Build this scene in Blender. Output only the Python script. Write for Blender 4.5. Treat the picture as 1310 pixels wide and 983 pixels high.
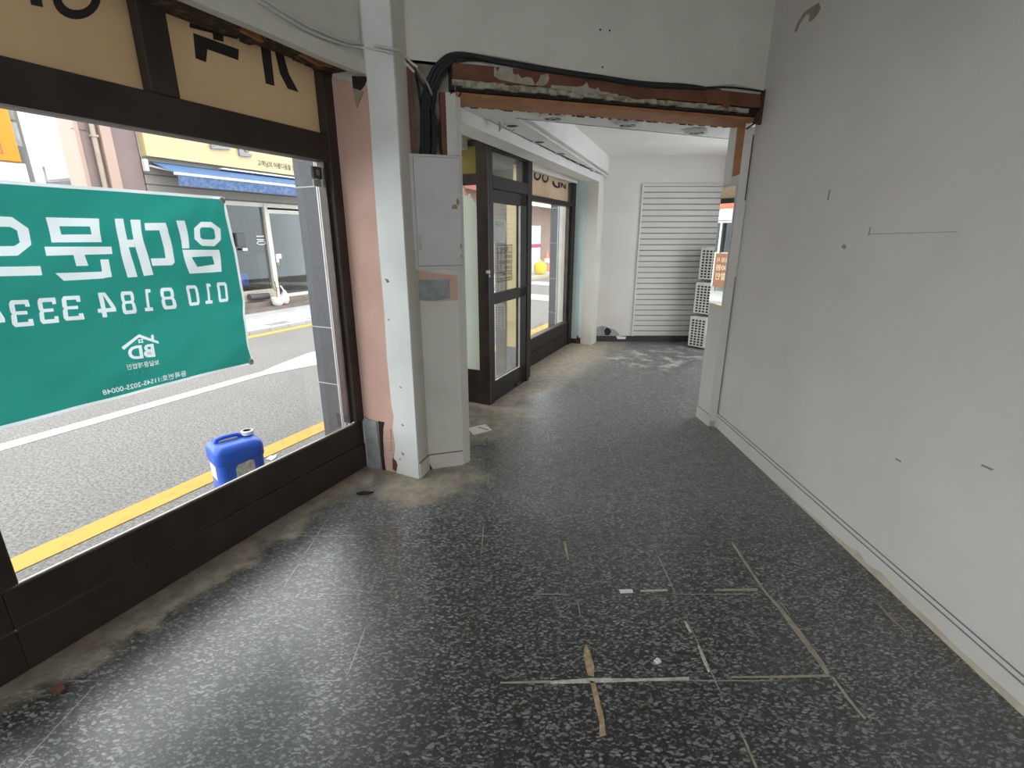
import bpy, bmesh, math, random
from mathutils import Vector, Matrix, noise as mnoise

random.seed(7)
SC = bpy.context.scene
COL = SC.collection
for _o in list(bpy.data.objects):
    bpy.data.objects.remove(_o)

# ------------------------------------------------------------------ camera, world, light, exposure
F_PX, PITCH, EYE, CX, CY = 624.0, math.radians(16.9), 1.55, 655.0, 491.5
cam = bpy.data.cameras.new('camera')
cam.sensor_fit = 'HORIZONTAL'; cam.sensor_width = 36.0
cam.lens = 36.0 * F_PX / 1310.0
cam.clip_start = 0.02; cam.clip_end = 300
cam_o = bpy.data.objects.new('camera', cam); COL.objects.link(cam_o)
cam_o.location = (0, 0, EYE); cam_o.rotation_euler = (math.pi / 2 - PITCH, 0, 0)
SC.camera = cam_o

SKY_STRENGTH = 1.0
world = bpy.data.worlds.new('overcast_sky'); SC.world = world; world.use_nodes = True
_n = world.node_tree.nodes; _l = world.node_tree.links
for _x in list(_n): _n.remove(_x)
_out = _n.new('ShaderNodeOutputWorld'); _bg = _n.new('ShaderNodeBackground')
_tc = _n.new('ShaderNodeTexCoord'); _sep = _n.new('ShaderNodeSeparateXYZ'); _rmp = _n.new('ShaderNodeValToRGB')
_l.new(_tc.outputs['Generated'], _sep.inputs[0]); _l.new(_sep.outputs['Z'], _rmp.inputs[0])
_rmp.color_ramp.elements[0].position = 0.0; _rmp.color_ramp.elements[0].color = (0.86, 0.93, 1.0, 1)
_rmp.color_ramp.elements[1].position = 0.7; _rmp.color_ramp.elements[1].color = (1.0, 1.0, 1.0, 1)
_l.new(_rmp.outputs[0], _bg.inputs[0]); _bg.inputs[1].default_value = SKY_STRENGTH
_l.new(_bg.outputs[0], _out.inputs[0])

SC.view_settings.view_transform = 'Standard'
SC.view_settings.look = 'None'
SC.view_settings.gamma = 1.0
SC.view_settings.use_curve_mapping = False
SC.view_settings.exposure = 2.1
SC.cycles.use_denoising = True
SC.cycles.max_bounces = 12
SC.cycles.diffuse_bounces = 6
SC.cycles.transparent_max_bounces = 16

# ------------------------------------------------------------------ geometry helpers
def V2(x, y): return Vector((x, y, 0.0))

class Frame:
    """A vertical plane: s runs along it, n leaves it towards the viewer, z is up."""
    def __init__(s, o, d):
        s.o = V2(*o); e = V2(*d); s.e = e.normalized(); s.n = Vector((s.e.y, -s.e.x, 0))
    def P(s, a, b, z): return s.o + s.e * a + s.n * b + Vector((0, 0, z))

def ray(px, py):
    a = (px - CX) / F_PX; b = (CY - py) / F_PX
    return Vector((a, math.cos(PITCH) + b * math.sin(PITCH), -math.sin(PITCH) + b * math.cos(PITCH)))
CAM = Vector((0, 0, EYE))
def on(fr, px, py, n=0.0):
    """where the sight line through a photo point meets a real plane: (s, z) on it"""
    d = ray(px, py); q0 = fr.o + fr.n * n
    t = (q0 - CAM).dot(fr.n) / d.dot(fr.n); q = CAM + d * t
    return ((q - fr.o).dot(fr.e), q.z)
def at_z(px, py, z=0.0):
    d = ray(px, py); return CAM + d * ((z - EYE) / d.z)
def T(fr, pts, n=0.0): return [on(fr, x, y, n) for x, y in pts]

TH = math.radians(24.7)
LW = Frame((-1.019, 3.121), (math.sin(TH), math.cos(TH)))          # street-side wall, s = away from us, n = into the room
BHd = Vector((1.733 + .575, 3.80 - 3.07, 0)).normalized()
BH = Frame((-.575, 3.07), (BHd.x, BHd.y))                          # dividing wall with the opening
JB = Frame((1.672, 3.875), (-.017, .225))                          # left-facing reveal of the right jamb (n points to -x)
JB.n = -JB.n if JB.n.x > 0 else JB.n
WX = Frame((0, 7.35), (1, 0))                                      # back wall of the far room
RW = Frame((1.733, 0), (0, 1)); RW.n = Vector((-1, 0, 0))          # right wall

class MB:
    def __init__(s): s.bm = bmesh.new()
    def face(s, pts):
        try: return s.bm.faces.new([s.bm.verts.new(p) for p in pts])
        except ValueError: return None
    def hexa(s, p):                                                # p: 4 bottom + 4 top
        v = [s.bm.verts.new(q) for q in p]
        for f in ((0,1,2,3),(7,6,5,4),(0,4,5,1),(1,5,6,2),(2,6,7,3),(3,7,4,0)):
            s.bm.faces.new([v[i] for i in f])
        return s
    def box(s, fr, s0, s1, n0, n1, z0, z1):
        P = fr.P
        return s.hexa([P(s0,n0,z0),P(s1,n0,z0),P(s1,n1,z0),P(s0,n1,z0),P(s0,n0,z1),P(s1,n0,z1),P(s1,n1,z1),P(s0,n1,z1)])
    def wbox(s, x0, x1, y0, y1, z0, z1):
        V = Vector
        return s.hexa([V((x0,y0,z0)),V((x1,y0,z0)),V((x1,y1,z0)),V((x0,y1,z0)),V((x0,y0,z1)),V((x1,y0,z1)),V((x1,y1,z1)),V((x0,y1,z1))])
    def prism(s, bot, off):                                        # polygon (3-D points) pushed along off
        a = [s.bm.verts.new(p) for p in bot]; b = [s.bm.verts.new(Vector(p) + off) for p in bot]
        s.bm.faces.new(a[::-1]); s.bm.faces.new(b)
        for i in range(len(a)):
            j = (i + 1) % len(a); s.bm.faces.new([a[i], a[j], b[j], b[i]])
        return s
    def plan(s, pts, z0, z1): return s.prism([Vector((x, y, z0)) for x, y in pts], Vector((0, 0, z1 - z0)))
    def patch(s, fr, sz, n0, n1):                                  # outline in (s, z) on a frame, thickness n0..n1
        return s.prism([fr.P(a, n0, z) for a, z in sz], fr.n * (n1 - n0))
    def tube(s, pts, r, seg=8, cap=True):
        pts = [Vector(p) for p in pts]; rings = []
        up = None
        for i, p in enumerate(pts):
            d = (pts[min(i + 1, len(pts) - 1)] - pts[max(i - 1, 0)]).normalized()
            if up is None:
                up = Vector((0, 0, 1)) if abs(d.z) < .9 else Vector((1, 0, 0))
            a = d.cross(up); a = a.normalized() if a.length > 1e-6 else d.orthogonal().normalized()
            up = a.cross(d).normalized()
            rr = r[i] if isinstance(r, (list, tuple)) else r
            rings.append([s.bm.verts.new(p + (a * math.cos(t) + up * math.sin(t)) * rr) for t in [2*math.pi*k/seg for k in range(seg)]])
        for A, B in zip(rings, rings[1:]):
            for k in range(seg): s.bm.faces.new([A[k], A[(k+1) % seg], B[(k+1) % seg], B[k]])
        if cap: s.bm.faces.new(rings[0][::-1]); s.bm.faces.new(rings[-1])
        return s
    def lathe(s, prof, c, seg=24, axis=None):                      # prof: (r, h) along axis from c
        ax = (axis or Vector((0, 0, 1))).normalized(); a = ax.orthogonal().normalized(); b = ax.cross(a)
        rings = []
        for r, h in prof:
            if r < 1e-5: rings.append([s.bm.verts.new(Vector(c) + ax * h)]); continue
            rings.append([s.bm.verts.new(Vector(c) + ax * h + (a * math.cos(t) + b * math.sin(t)) * r) for t in [2*math.pi*k/seg for k in range(seg)]])
        for A, B in zip(rings, rings[1:]):
            for k in range(seg):
                f = [A[k % len(A)], A[(k+1) % len(A)], B[(k+1) % len(B)], B[k % len(B)]]
                g = []
                for v in f:
                    if v not in g: g.append(v)
                if len(g) > 2: s.bm.faces.new(g)
        return s
    def bevel(s, w, seg=2):
        bmesh.ops.remove_doubles(s.bm, verts=s.bm.verts, dist=1e-6)
        bmesh.ops.bevel(s.bm, geom=[e for e in s.bm.edges if len(e.link_faces) == 2 and e.calc_face_angle(0) > .6], offset=w, segments=seg, affect='EDGES', profile=.6)
        return s
    def grid_cut(s, fr, step, s0, s1, z0, z1):
        k = math.ceil(s0 / step)
        while k * step < s1:
            bmesh.ops.bisect_plane(s.bm, geom=s.bm.verts[:] + s.bm.edges[:] + s.bm.faces[:], plane_co=fr.P(k * step, 0, 0), plane_no=fr.e); k += 1
        k = math.ceil(z0 / step)
        while k * step < z1:
            bmesh.ops.bisect_plane(s.bm, geom=s.bm.verts[:] + s.bm.edges[:] + s.bm.faces[:], plane_co=Vector((0, 0, k * step)), plane_no=Vector((0, 0, 1))); k += 1
        return s

def smooth_path(pts, k=6):
    pts = [Vector(p) for p in pts]; out = []
    P = [pts[0]] + pts + [pts[-1]]
    for i in range(1, len(P) - 2):
        a, b, c, d = P[i-1], P[i], P[i+1], P[i+2]
        for j in range(k):
            t = j / k
            out.append(.5 * ((2*b) + (c-a)*t + (2*a-5*b+4*c-d)*t*t + (3*b-a-3*c+d)*t**3))
    out.append(pts[-1]); return out

def wloc(o):
    v = Vector((0, 0, 0))
    while o: v += o.location; o = o.parent
    return v
def obj(name, mb, m, parent=None, smooth=False, keep_normals=False):
    """link a builder's faces as ONE mesh object; coordinates come in world space"""
    bm = mb.bm
    bmesh.ops.remove_doubles(bm, verts=bm.verts, dist=1e-6)
    if not keep_normals: bmesh.ops.recalc_face_normals(bm, faces=bm.faces)
    if parent is None:
        lo = [min(v.co[i] for v in bm.verts) for i in range(3)]; hi = [max(v.co[i] for v in bm.verts) for i in range(3)]
        loc = Vector(((lo[0]+hi[0])/2, (lo[1]+hi[1])/2, lo[2])); off = loc
    else: loc = Vector((0, 0, 0)); off = wloc(parent)
    bmesh.ops.translate(bm, verts=bm.verts, vec=-off)
    me = bpy.data.meshes.new(name); bm.to_mesh(me); bm.free()
    o = bpy.data.objects.new(name, me); COL.objects.link(o); o.location = loc; o.parent = parent
    for mm in (m if isinstance(m, (list, tuple)) else [m]): me.materials.append(mm)
    if smooth:
        for p in me.polygons: p.use_smooth = True
        if hasattr(me, 'set_sharp_from_angle'): me.set_sharp_from_angle(angle=math.radians(40))
    return o
def tag(o, label=None, cat=None, group=None, kind=None):
    if label: o['label'] = label
    if cat: o['category'] = cat
    if group: o['group'] = group
    if kind: o['kind'] = kind
    return o
def thing(name, loc, label, cat, group=None):
    o = bpy.data.objects.new(name, None); COL.objects.link(o); o.location = loc; o.empty_display_size = .1
    return tag(o, label, cat, group)
def struct_empty(name, loc):
    o = bpy.data.objects.new(name, None); COL.objects.link(o); o.location = loc; o.empty_display_size = .1
    return tag(o, kind='structure')
def struct(name, mb, m, parent=None, smooth=False):
    o = obj(name, mb, m, parent, smooth)
    if parent is None: o['kind'] = 'structure'
    return o

def text_mb(body, mapper, height, width=None, bold=0.0, depth=0.0):
    """lettering as flat faces; mapper turns (x, y) in text units into a world point"""
    cu = bpy.data.curves.new('tmp', 'FONT'); cu.body = body; cu.size = 1.0; cu.offset = bold; cu.resolution_u = 3
    to = bpy.data.objects.new('tmp', cu); COL.objects.link(to)
    dg = bpy.context.evaluated_depsgraph_get(); me = bpy.data.meshes.new_from_object(to.evaluated_get(dg))
    xs = [v.co.x for v in me.vertices]; ys = [v.co.y for v in me.vertices]
    x0, x1, y0, y1 = min(xs), max(xs), min(ys), max(ys)
    ky = height / (y1 - y0); kx = (width / (x1 - x0)) if width else ky
    mb = MB(); vs = [mb.bm.verts.new(mapper((v.co.x - x0) * kx, (v.co.y - y0) * ky)) for v in me.vertices]
    for p in me.polygons:
        try: mb.bm.faces.new([vs[i] for i in p.vertices])
        except ValueError: pass
    bpy.data.objects.remove(to); bpy.data.curves.remove(cu); bpy.data.meshes.remove(me)
    return mb

# ------------------------------------------------------------------ materials
def new_mat(name):
    m = bpy.data.materials.new(name); m.use_nodes = True
    nt = m.node_tree; b = nt.nodes['Principled BSDF']; return m, nt, b
def N(nt, t, **k):
    n = nt.nodes.new(t)
    for a, v in k.items(): setattr(n, a, v)
    return n
def mth(nt, op, a, b=None, c=None, clamp=False):
    n = N(nt, 'ShaderNodeMath', operation=op); n.use_clamp = clamp
    for i, v in enumerate((a, b, c)):
        if v is None: continue
        if isinstance(v, (int, float)): n.inputs[i].default_value = v
        else: nt.links.new(v, n.inputs[i])
    return n.outputs[0]
def mixc(nt, f, a, b):
    n = N(nt, 'ShaderNodeMix', data_type='RGBA')
    for i, v in ((0, f), (6, a), (7, b)):
        if isinstance(v, (int, float)): n.inputs[i].default_value = v
        elif isinstance(v, tuple): n.inputs[i].default_value = (*v, 1) if len(v) == 3 else v
        else: nt.links.new(v, n.inputs[i])
    return n.outputs[2]
def noise(nt, scale, detail=4, rough=.55, vec=None):
    n = N(nt, 'ShaderNodeTexNoise'); n.inputs['Scale'].default_value = scale; n.inputs['Detail'].default_value = detail; n.inputs['Roughness'].default_value = rough
    if vec is None:
        g = N(nt, 'ShaderNodeNewGeometry'); vec = g.outputs['Position']
    nt.links.new(vec, n.inputs['Vector']); return n.outputs['Fac']
def ramp(nt, f, p0, p1):
    n = N(nt, 'ShaderNodeMapRange'); n.clamp = True; n.interpolation_type = 'SMOOTHSTEP'
    n.inputs[1].default_value = p0; n.inputs[2].default_value = p1; nt.links.new(f, n.inputs[0]); return n.outputs[0]
def bump(nt, b, h, strength=.2, dist=.01):
    n = N(nt, 'ShaderNodeBump'); n.inputs['Strength'].default_value = strength; n.inputs['Distance'].default_value = dist
    nt.links.new(h, n.inputs['Height']); nt.links.new(n.outputs[0], b.inputs['Normal'])

def simple(name, c, rough=.6, c2=None, scale=6.0, lo=.35, hi=.7, metal=0.0, bmp=0.0, bscale=40, spec=.5):
    m, nt, b = new_mat(name)
    b.inputs['Roughness'].default_value = rough; b.inputs['Metallic'].default_value = metal; b.inputs['Specular IOR Level'].default_value = spec
    if c2 is None: c2 = tuple(x * .86 for x in c)
    f = ramp(nt, noise(nt, scale), lo, hi)
    nt.links.new(mixc(nt, f, c, c2), b.inputs['Base Color'])
    if bmp: bump(nt, b, noise(nt, bscale, 3), bmp, .004)
    return m

M = {}
M['wall'] = simple('white_painted_wall', (.65, .612, .575), .75, (.59, .555, .52), 1.6, .3, .75, bmp=.12, bscale=14)
M['wall_cool'] = simple('white_painted_plaster', (.68, .652, .58), .75, (.61, .58, .515), 2.5, .3, .75, bmp=.1, bscale=20)
M['ceiling'] = simple('white_ceiling_paint', (.72, .705, .67), .8, (.67, .65, .615), 2.0)
M['pink'] = simple('pink_undercoat', (.66, .43, .35), .8, (.58, .36, .285), 4.0, .3, .75, bmp=.25, bscale=30)
M['mint'] = simple('pale_mint_paint', (.66, .78, .76), .8, (.58, .71, .69), 3.0, .35, .7, bmp=.2, bscale=25)
M['brown'] = simple('dark_brown_aluminium', (.036, .026, .022), .5, (.05, .036, .029), 5.0, spec=.35)
M['brown_far'] = simple('dark_brown_aluminium_shaded', (.016, .011, .009), .55, (.022, .015, .012), 5.0, spec=.3)  # same aluminium as the front frames; shade put into a darker copy
M['brown_worn'] = simple('worn_brown_aluminium', (.055, .036, .028), .45, (.028, .019, .016), 7.0)
M['ply'] = simple('orange_plywood', (.40, .17, .065), .65, (.30, .12, .045), 9.0, bmp=.1)
M['ply_dark'] = simple('red_brown_plywood', (.17, .062, .032), .65, (.11, .038, .02), 7.0, bmp=.15)
M['residue'] = simple('old_paint_residue', (.40, .36, .29), .85, (.30, .26, .20), 20.0, bmp=.3)
M['sandy'] = simple('sandy_adhesive', (.56, .49, .39), .9, (.46, .39, .30), 14.0)
M['plaster_raw'] = simple('raw_mortar_strip', (.40, .38, .30), .9, (.20, .17, .10), 28.0, .40, .66, bmp=.6, bscale=60)
M['dark_crack'] = simple('dark_rough_cavity', (.035, .026, .018), .95, (.015, .012, .01), 30.0)
M['rot'] = simple('rotten_wood_and_mortar', (.055, .035, .02), .95, (.15, .10, .06), 26.0, .5, .65, bmp=.8, bscale=50)
M['cement'] = simple('bare_cement', (.33, .34, .34), .9, (.24, .25, .25), 14.0, bmp=.4, bscale=60)
M['white_metal'] = simple('offwhite_enamelled_steel', (.60, .585, .56), .45, (.55, .535, .51), 3.0)
M['rust'] = simple('rust_stain', (.30, .20, .11), .8, (.42, .32, .2), 60.0)
M['black_rubber'] = simple('black_cable_rubber', (.012, .013, .014), .45)
M['white_wire'] = simple('painted_white_wire', (.66, .64, .59), .6, (.56, .54, .49), 20.0)
M['white_coat'] = simple('window_lit_white_paint', (.80, .80, .77), .7, (.72, .72, .69), 3.0)  # lighter version of the wall white; window light put into its colour
M['tan_wire'] = simple('dusty_tan_wire', (.33, .27, .20), .7)
M['black'] = simple('matt_black', (.01, .01, .01), .8)
M['grey'] = simple('grey_plastic', (.25, .25, .25), .5)
M['dark_base'] = simple('black_vinyl_baseboard', (.022, .02, .02), .5, (.04, .036, .034), 8.0)
M['slat'] = simple('grey_slat_panel', (.56, .54, .505), .6, (.52, .50, .465), 2.0)
M['ac'] = simple('cream_appliance_steel', (.62, .61, .57), .5)
M['lamp_white'] = simple('white_lamp_ring', (.66, .655, .63), .5)
M['chrome'] = simple('satin_chrome', (.6, .6, .58), .3, metal=.9)
M['silver'] = simple('silver_shutter_rail', (.62, .60, .55), .4, (.50, .48, .43), 12.0, metal=.35)
M['grey_tile'] = simple('grey_granite_tile', (.085, .088, .098), .55, (.065, .068, .078), 60.0, .4, .6, spec=.4)
M['grout'] = simple('pale_grout', (.5, .5, .5), .9)
M['white_plastic'] = simple('white_plastic', (.75, .76, .78), .45)
M['paper'] = simple('white_paper', (.82, .82, .83), .8, (.78, .78, .80), 3.0)
M['ink'] = simple('dark_ink', (.03, .03, .035), .7)
M['blue'] = simple('blue_polyethylene', (.018, .11, .62), .35, (.03, .10, .50), 5.0)
M['yellow'] = simple('yellow_plastic', (.85, .62, .02), .5)
M['cone'] = simple('orange_red_cone', (.75, .20, .10), .5)
M['leaf'] = simple('green_leaf', (.05, .16, .04), .6, (.09, .24, .06), 30.0)
M['white_line'] = simple('white_road_paint', (.50, .50, .485), .8, (.42, .415, .40), 14.0, .45, .75)
M['yellow_line'] = simple('yellow_road_paint', (.52, .31, .06), .8, (.44, .26, .06), 14.0, .45, .75)
M['cream_sign'] = simple('cream_sign_board', (.50, .40, .225), .6, (.48, .38, .21), 1.0)
M['sign_text'] = simple('dark_sign_letters', (.03, .025, .02), .6)
M['letter_steel'] = simple('grey_channel_letters', (.22, .22, .24), .4)
M['awning'] = simple('blue_awning_cloth', (.05, .11, .24), .8, (.065, .13, .27), 4.0)
M['awning_val'] = simple('faded_blue_valance', (.045, .09, .21), .85, (.10, .15, .26), 18.0, .4, .6)
M['facade_grey'] = simple('grey_brown_weatherboard', (.25, .235, .21), .8, (.19, .175, .155), 5.0)
M['pink_bld'] = simple('pink_grey_render', (.25, .185, .18), .85, (.21, .155, .15), 1.2)
M['beige_bld'] = simple('beige_pink_render', (.40, .29, .24), .85, (.36, .26, .215), 1.2)
M['pipe'] = simple('beige_drain_pipe', (.34, .28, .225), .6)
M['shop_in'] = simple('grey_shop_interior', (.085, .085, .082), .8, (.06, .06, .06), 1.5)
M['shop_dark'] = simple('dark_shop_furniture', (.07, .07, .075), .6)
M['shop_white'] = simple('cream_shop_frame', (.62, .59, .53), .5)
M['stone'] = simple('brown_stone_step', (.20, .165, .145), .85, (.14, .11, .10), 5.0)
M['pole'] = simple('concrete_pole', (.15, .142, .135), .9, (.12, .112, .105), 5.0)
M['orange'] = simple('orange_sign_face', (.56, .25, .01), .5, (.54, .24, .01), 1.0)
M['cream_wall'] = simple('cream_outer_wall', (.80, .66, .40), .8, (.76, .62, .37), 2.0)
M['red_awning'] = simple('dusky_red_awning', (.38, .14, .14), .8)
M['brick'] = simple('brown_facade', (.30, .20, .15), .85, (.24, .16, .12), 2.0)
M['magenta'] = simple('magenta_print', (.40, .04, .18), .7)
M['sign_brown'] = simple('rust_brown_sign', (.24, .095, .055), .7, (.22, .085, .05), 2.0)
M['coral'] = simple('coral_red_board', (.85, .16, .07), .6)
M['teal_glass'] = simple('dark_teal_pane', (.07, .11, .12), .25)
M['wood_chip'] = simple('bare_wood_filler', (.40, .26, .13), .9, (.50, .40, .28), 40.0)
M['lime'] = simple('white_lime_filler', (.62, .60, .56), .9, (.40, .38, .34), 40.0)
M['sack'] = simple('pink_white_plastic_bag', (.70, .58, .62), .5, (.80, .74, .76), 20.0)
M['pale_bld'] = simple('pale_distant_facade', (.42, .40, .39), .85, (.36, .34, .33), 1.0)
M['blue_sign'] = simple('blue_distant_board', (.06, .30, .62), .6)

def glass_mat(name, tint=(1, 1, 1), refl=.05):
    m = bpy.data.materials.new(name); m.use_nodes = True; nt = m.node_tree
    for n in list(nt.nodes): nt.nodes.remove(n)
    out = N(nt, 'ShaderNodeOutputMaterial'); mx = N(nt, 'ShaderNodeMixShader')
    tr = N(nt, 'ShaderNodeBsdfTransparent'); tr.inputs[0].default_value = (*tint, 1)
    gl = N(nt, 'ShaderNodeBsdfGlossy'); gl.inputs['Roughness'].default_value = .01
    fr = N(nt, 'ShaderNodeFresnel'); fr.inputs[0].default_value = 1.35
    f = mth(nt, 'MULTIPLY', fr.outputs[0], refl / .022)
    f = mth(nt, 'MINIMUM', f, .3)
    nt.links.new(f, mx.inputs[0]); nt.links.new(tr.outputs[0], mx.inputs[1]); nt.links.new(gl.outputs[0], mx.inputs[2]); nt.links.new(mx.outputs[0], out.inputs[0])
    return m
M['glass'] = glass_mat('clear_window_glass', (.97, .98, .97), .011)
M['glass_shop'] = glass_mat('dusty_shop_glass', (.80, .82, .81), .035)

def cloth_mat(name, c, c2, tl=.45, scale=2.0, rough=.8):
    m, nt, b = new_mat(name); b.inputs['Roughness'].default_value = rough; b.inputs['Specular IOR Level'].default_value = .25
    col = mixc(nt, ramp(nt, noise(nt, scale), .35, .7), c, c2); nt.links.new(col, b.inputs['Base Color'])
    t = N(nt, 'ShaderNodeBsdfTranslucent'); nt.links.new(col, t.inputs[0])
    mx = N(nt, 'ShaderNodeMixShader'); mx.inputs[0].default_value = tl
    out = nt.nodes['Material Output']
    nt.links.new(b.outputs[0], mx.inputs[1]); nt.links.new(t.outputs[0], mx.inputs[2]); nt.links.new(mx.outputs[0], out.inputs[0])
    return m
M['banner'] = cloth_mat('green_banner_cloth', (.018, .225, .19), (.016, .20, .17), .5)
M['banner_white'] = cloth_mat('white_banner_print', (.62, .68, .70), (.58, .64, .66), .5)
M['tan_film'] = cloth_mat('tan_translucent_sheet', (.50, .41, .29), (.46, .375, .26), .5, 1.5)
M['tan_film_far'] = cloth_mat('beige_translucent_sheet', (.60, .50, .38), (.50, .41, .31), .5, 4.0)
M['film_ink'] = cloth_mat('charcoal_film_letters', (.05, .048, .048), (.045, .043, .043), .3, 2.0)
M['olive_film'] = cloth_mat('olive_yellow_sheet', (.47, .41, .16), (.42, .36, .14), .5, 3.0)
M['mint_film'] = cloth_mat('pale_green_window_film', (.80, .85, .79), (.82, .86, .82), .65, 2.0)
M['grey_film'] = cloth_mat('grey_blind_sheet', (.34, .32, .28), (.31, .29, .25), .4, 2.0)
M['notice'] = cloth_mat('pale_notice_paper', (.62, .64, .60), (.56, .58, .54), .4, 5.0)

m, nt, b = new_mat('mirror_silver'); b.inputs['Base Color'].default_value = (.86, .89, .87, 1); b.inputs['Metallic'].default_value = 1; b.inputs['Roughness'].default_value = .01
M['mirror'] = m

def floor_material():
    m, nt, b = new_mat('dark_chip_vinyl_tile'); L = nt.links
    geo = N(nt, 'ShaderNodeNewGeometry'); pos = geo.outputs['Position']
    sep = N(nt, 'ShaderNodeSeparateXYZ'); L.new(pos, sep.inputs[0]); X, Y = sep.outputs[0], sep.outputs[1]
    def dot2(a, c, d0): return mth(nt, 'ADD', mth(nt, 'ADD', mth(nt, 'MULTIPLY', X, a), mth(nt, 'MULTIPLY', Y, c)), d0)
    vin = dot2(math.cos(TH), -math.sin(TH), 1.019 * math.cos(TH) + 3.121 * math.sin(TH))      # distance from the street wall
    uin = dot2(math.sin(TH), math.cos(TH), 1.019 * math.sin(TH) - 3.121 * math.cos(TH))
    # chips
    nz = N(nt, 'ShaderNodeTexNoise'); nz.inputs['Scale'].default_value = 30; nz.inputs['Detail'].default_value = 2; L.new(pos, nz.inputs['Vector'])
    dv = N(nt, 'ShaderNodeVectorMath', operation='MULTIPLY_ADD'); L.new(nz.outputs['Color'], dv.inputs[0]); dv.inputs[1].default_value = (.03, .03, 0); L.new(pos, dv.inputs[2])
    def chips(rot, sx, sy, th, keep):
        mp = N(nt, 'ShaderNodeMapping'); mp.inputs['Rotation'].default_value = (0, 0, rot); mp.inputs['Scale'].default_value = (sx, sy, 0)
        L.new(dv.outputs[0], mp.inputs['Vector'])
        vo = N(nt, 'ShaderNodeTexVoronoi', voronoi_dimensions='2D'); vo.inputs['Scale'].default_value = 1.0; L.new(mp.outputs[0], vo.inputs['Vector'])
        sc_ = N(nt, 'ShaderNodeSeparateColor'); L.new(vo.outputs['Color'], sc_.inputs[0])
        a = ramp(nt, vo.outputs['Distance'], th, th * .75)
        k = mth(nt, 'GREATER_THAN', sc_.outputs[0], keep)
        amt = mth(nt, 'MULTIPLY_ADD', mth(nt, 'POWER', sc_.outputs[1], 1.6), .8, .1)
        return mth(nt, 'MULTIPLY', mth(nt, 'MULTIPLY', a, k), amt)
    c1 = chips(.6, 40, 88, .40, .52); c2 = chips(-.7, 44, 100, .40, .58); c3 = chips(1.9, 90, 160, .4, .6)
    chip = mth(nt, 'MAXIMUM', mth(nt, 'MAXIMUM', c1, c2), mth(nt, 'MULTIPLY', c3, .6))
    base = mixc(nt, ramp(nt, noise(nt, 90, 3), .4, .65), (.005, .0065, .006), (.014, .018, .017))
    col = mixc(nt, chip, base, (.36, .385, .378))
    # tile joints every 0.45 m
    def joint(c, o, w):
        t = mth(nt, 'FRACT', mth(nt, 'DIVIDE', mth(nt, 'SUBTRACT', c, o - 50 * .4485), .4485))
        t = mth(nt, 'ABSOLUTE', mth(nt, 'SUBTRACT', t, .5)); return ramp(nt, t, .5 - w, .5 - w * .4)
    jx = joint(X, .291, .006); jy = joint(Y, 1.385, .006); j = mth(nt, 'MAXIMUM', jx, jy)
    jl = mth(nt, 'MULTIPLY', j, ramp(nt, noise(nt, 1.6, 3), .52, .60))
    col = mixc(nt, mth(nt, 'MULTIPLY', j, .55), col, (.012, .012, .012))
    # trodden dust beyond the cleaned front area
    big = noise(nt, 1.1, 5, .6); fine = noise(nt, 9, 5, .65)
    yy = mth(nt, 'ADD', Y, mth(nt, 'MULTIPLY', mth(nt, 'SUBTRACT', big, .5), .5))
    dust = mth(nt, 'MULTIPLY', ramp(nt, yy, 2.25, 2.75), mth(nt, 'MULTIPLY_ADD', ramp(nt, fine, .3, .75), .32, .13))
    col = mixc(nt, dust, col, (.27, .275, .265))
    col = mixc(nt, mth(nt, 'MULTIPLY', jl, .8), col, (.42, .41, .38))
    # sandy grime along the street wall, wider past the door
    wid = mth(nt, 'MULTIPLY_ADD', ramp(nt, uin, .6, 3.0), .55, .19)
    edge = mth(nt, 'DIVIDE', mth(nt, 'ADD', vin, mth(nt, 'MULTIPLY', mth(nt, 'SUBTRACT', noise(nt, 5, 5, .65), .5), .42)), wid)
    sand = mth(nt, 'MULTIPLY', ramp(nt, edge, 1.25, .55), mth(nt, 'MULTIPLY_ADD', ramp(nt, fine, .25, .7), .35, .6))
    def blob(cx, cy, r):
        d = N(nt, 'ShaderNodeVectorMath', operation='DISTANCE'); L.new(pos, d.inputs[0]); d.inputs[1].default_value = (cx, cy, 0)
        return ramp(nt, mth(nt, 'ADD', d.outputs['Value'], mth(nt, 'MULTIPLY', mth(nt, 'SUBTRACT', noise(nt, 6, 5, .65), .5), .35)), r, r * .45)
    for cx, cy, r in ((-.62, 2.86, .34), (-.38, 3.0, .26), (-.3, 3.85, .42), (-.05, 4.2, .3)):
        sand = mth(nt, 'MAXIMUM', sand, mth(nt, 'MULTIPLY', blob(cx, cy, r), .8))
    col = mixc(nt, sand, col, mixc(nt, ramp(nt, noise(nt, 14, 4), .35, .65), (.43, .36, .275), (.29, .24, .175)))
    lime = mth(nt, 'MULTIPLY', mth(nt, 'MAXIMUM', blob(1.75, 6.2, .75), mth(nt, 'MULTIPLY', blob(2.3, 6.6, .6), .8)), ramp(nt, noise(nt, 5, 6, .7), .48, .66))
    col = mixc(nt, mth(nt, 'MULTIPLY', lime, .75), col, (.55, .53, .50))
    # sandy mortar left along the right wall
    rb = ramp(nt, mth(nt, 'ADD', X, mth(nt, 'MULTIPLY', mth(nt, 'SUBTRACT', noise(nt, 6, 4), .5), .07)), 1.715, 1.735)
    rb = mth(nt, 'MULTIPLY', rb, ramp(nt, Y, 3.0, 2.2))
    col = mixc(nt, rb, col, (.48, .40, .30))
    L.new(col, b.inputs['Base Color'])
    r = mth(nt, 'ADD', mth(nt, 'MULTIPLY_ADD', chip, -.10, .29), mth(nt, 'MULTIPLY', noise(nt, 22, 3), .10))
    r = mth(nt, 'MAXIMUM', r, mth(nt, 'MULTIPLY', mth(nt, 'MAXIMUM', sand, lime), .85))
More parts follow.
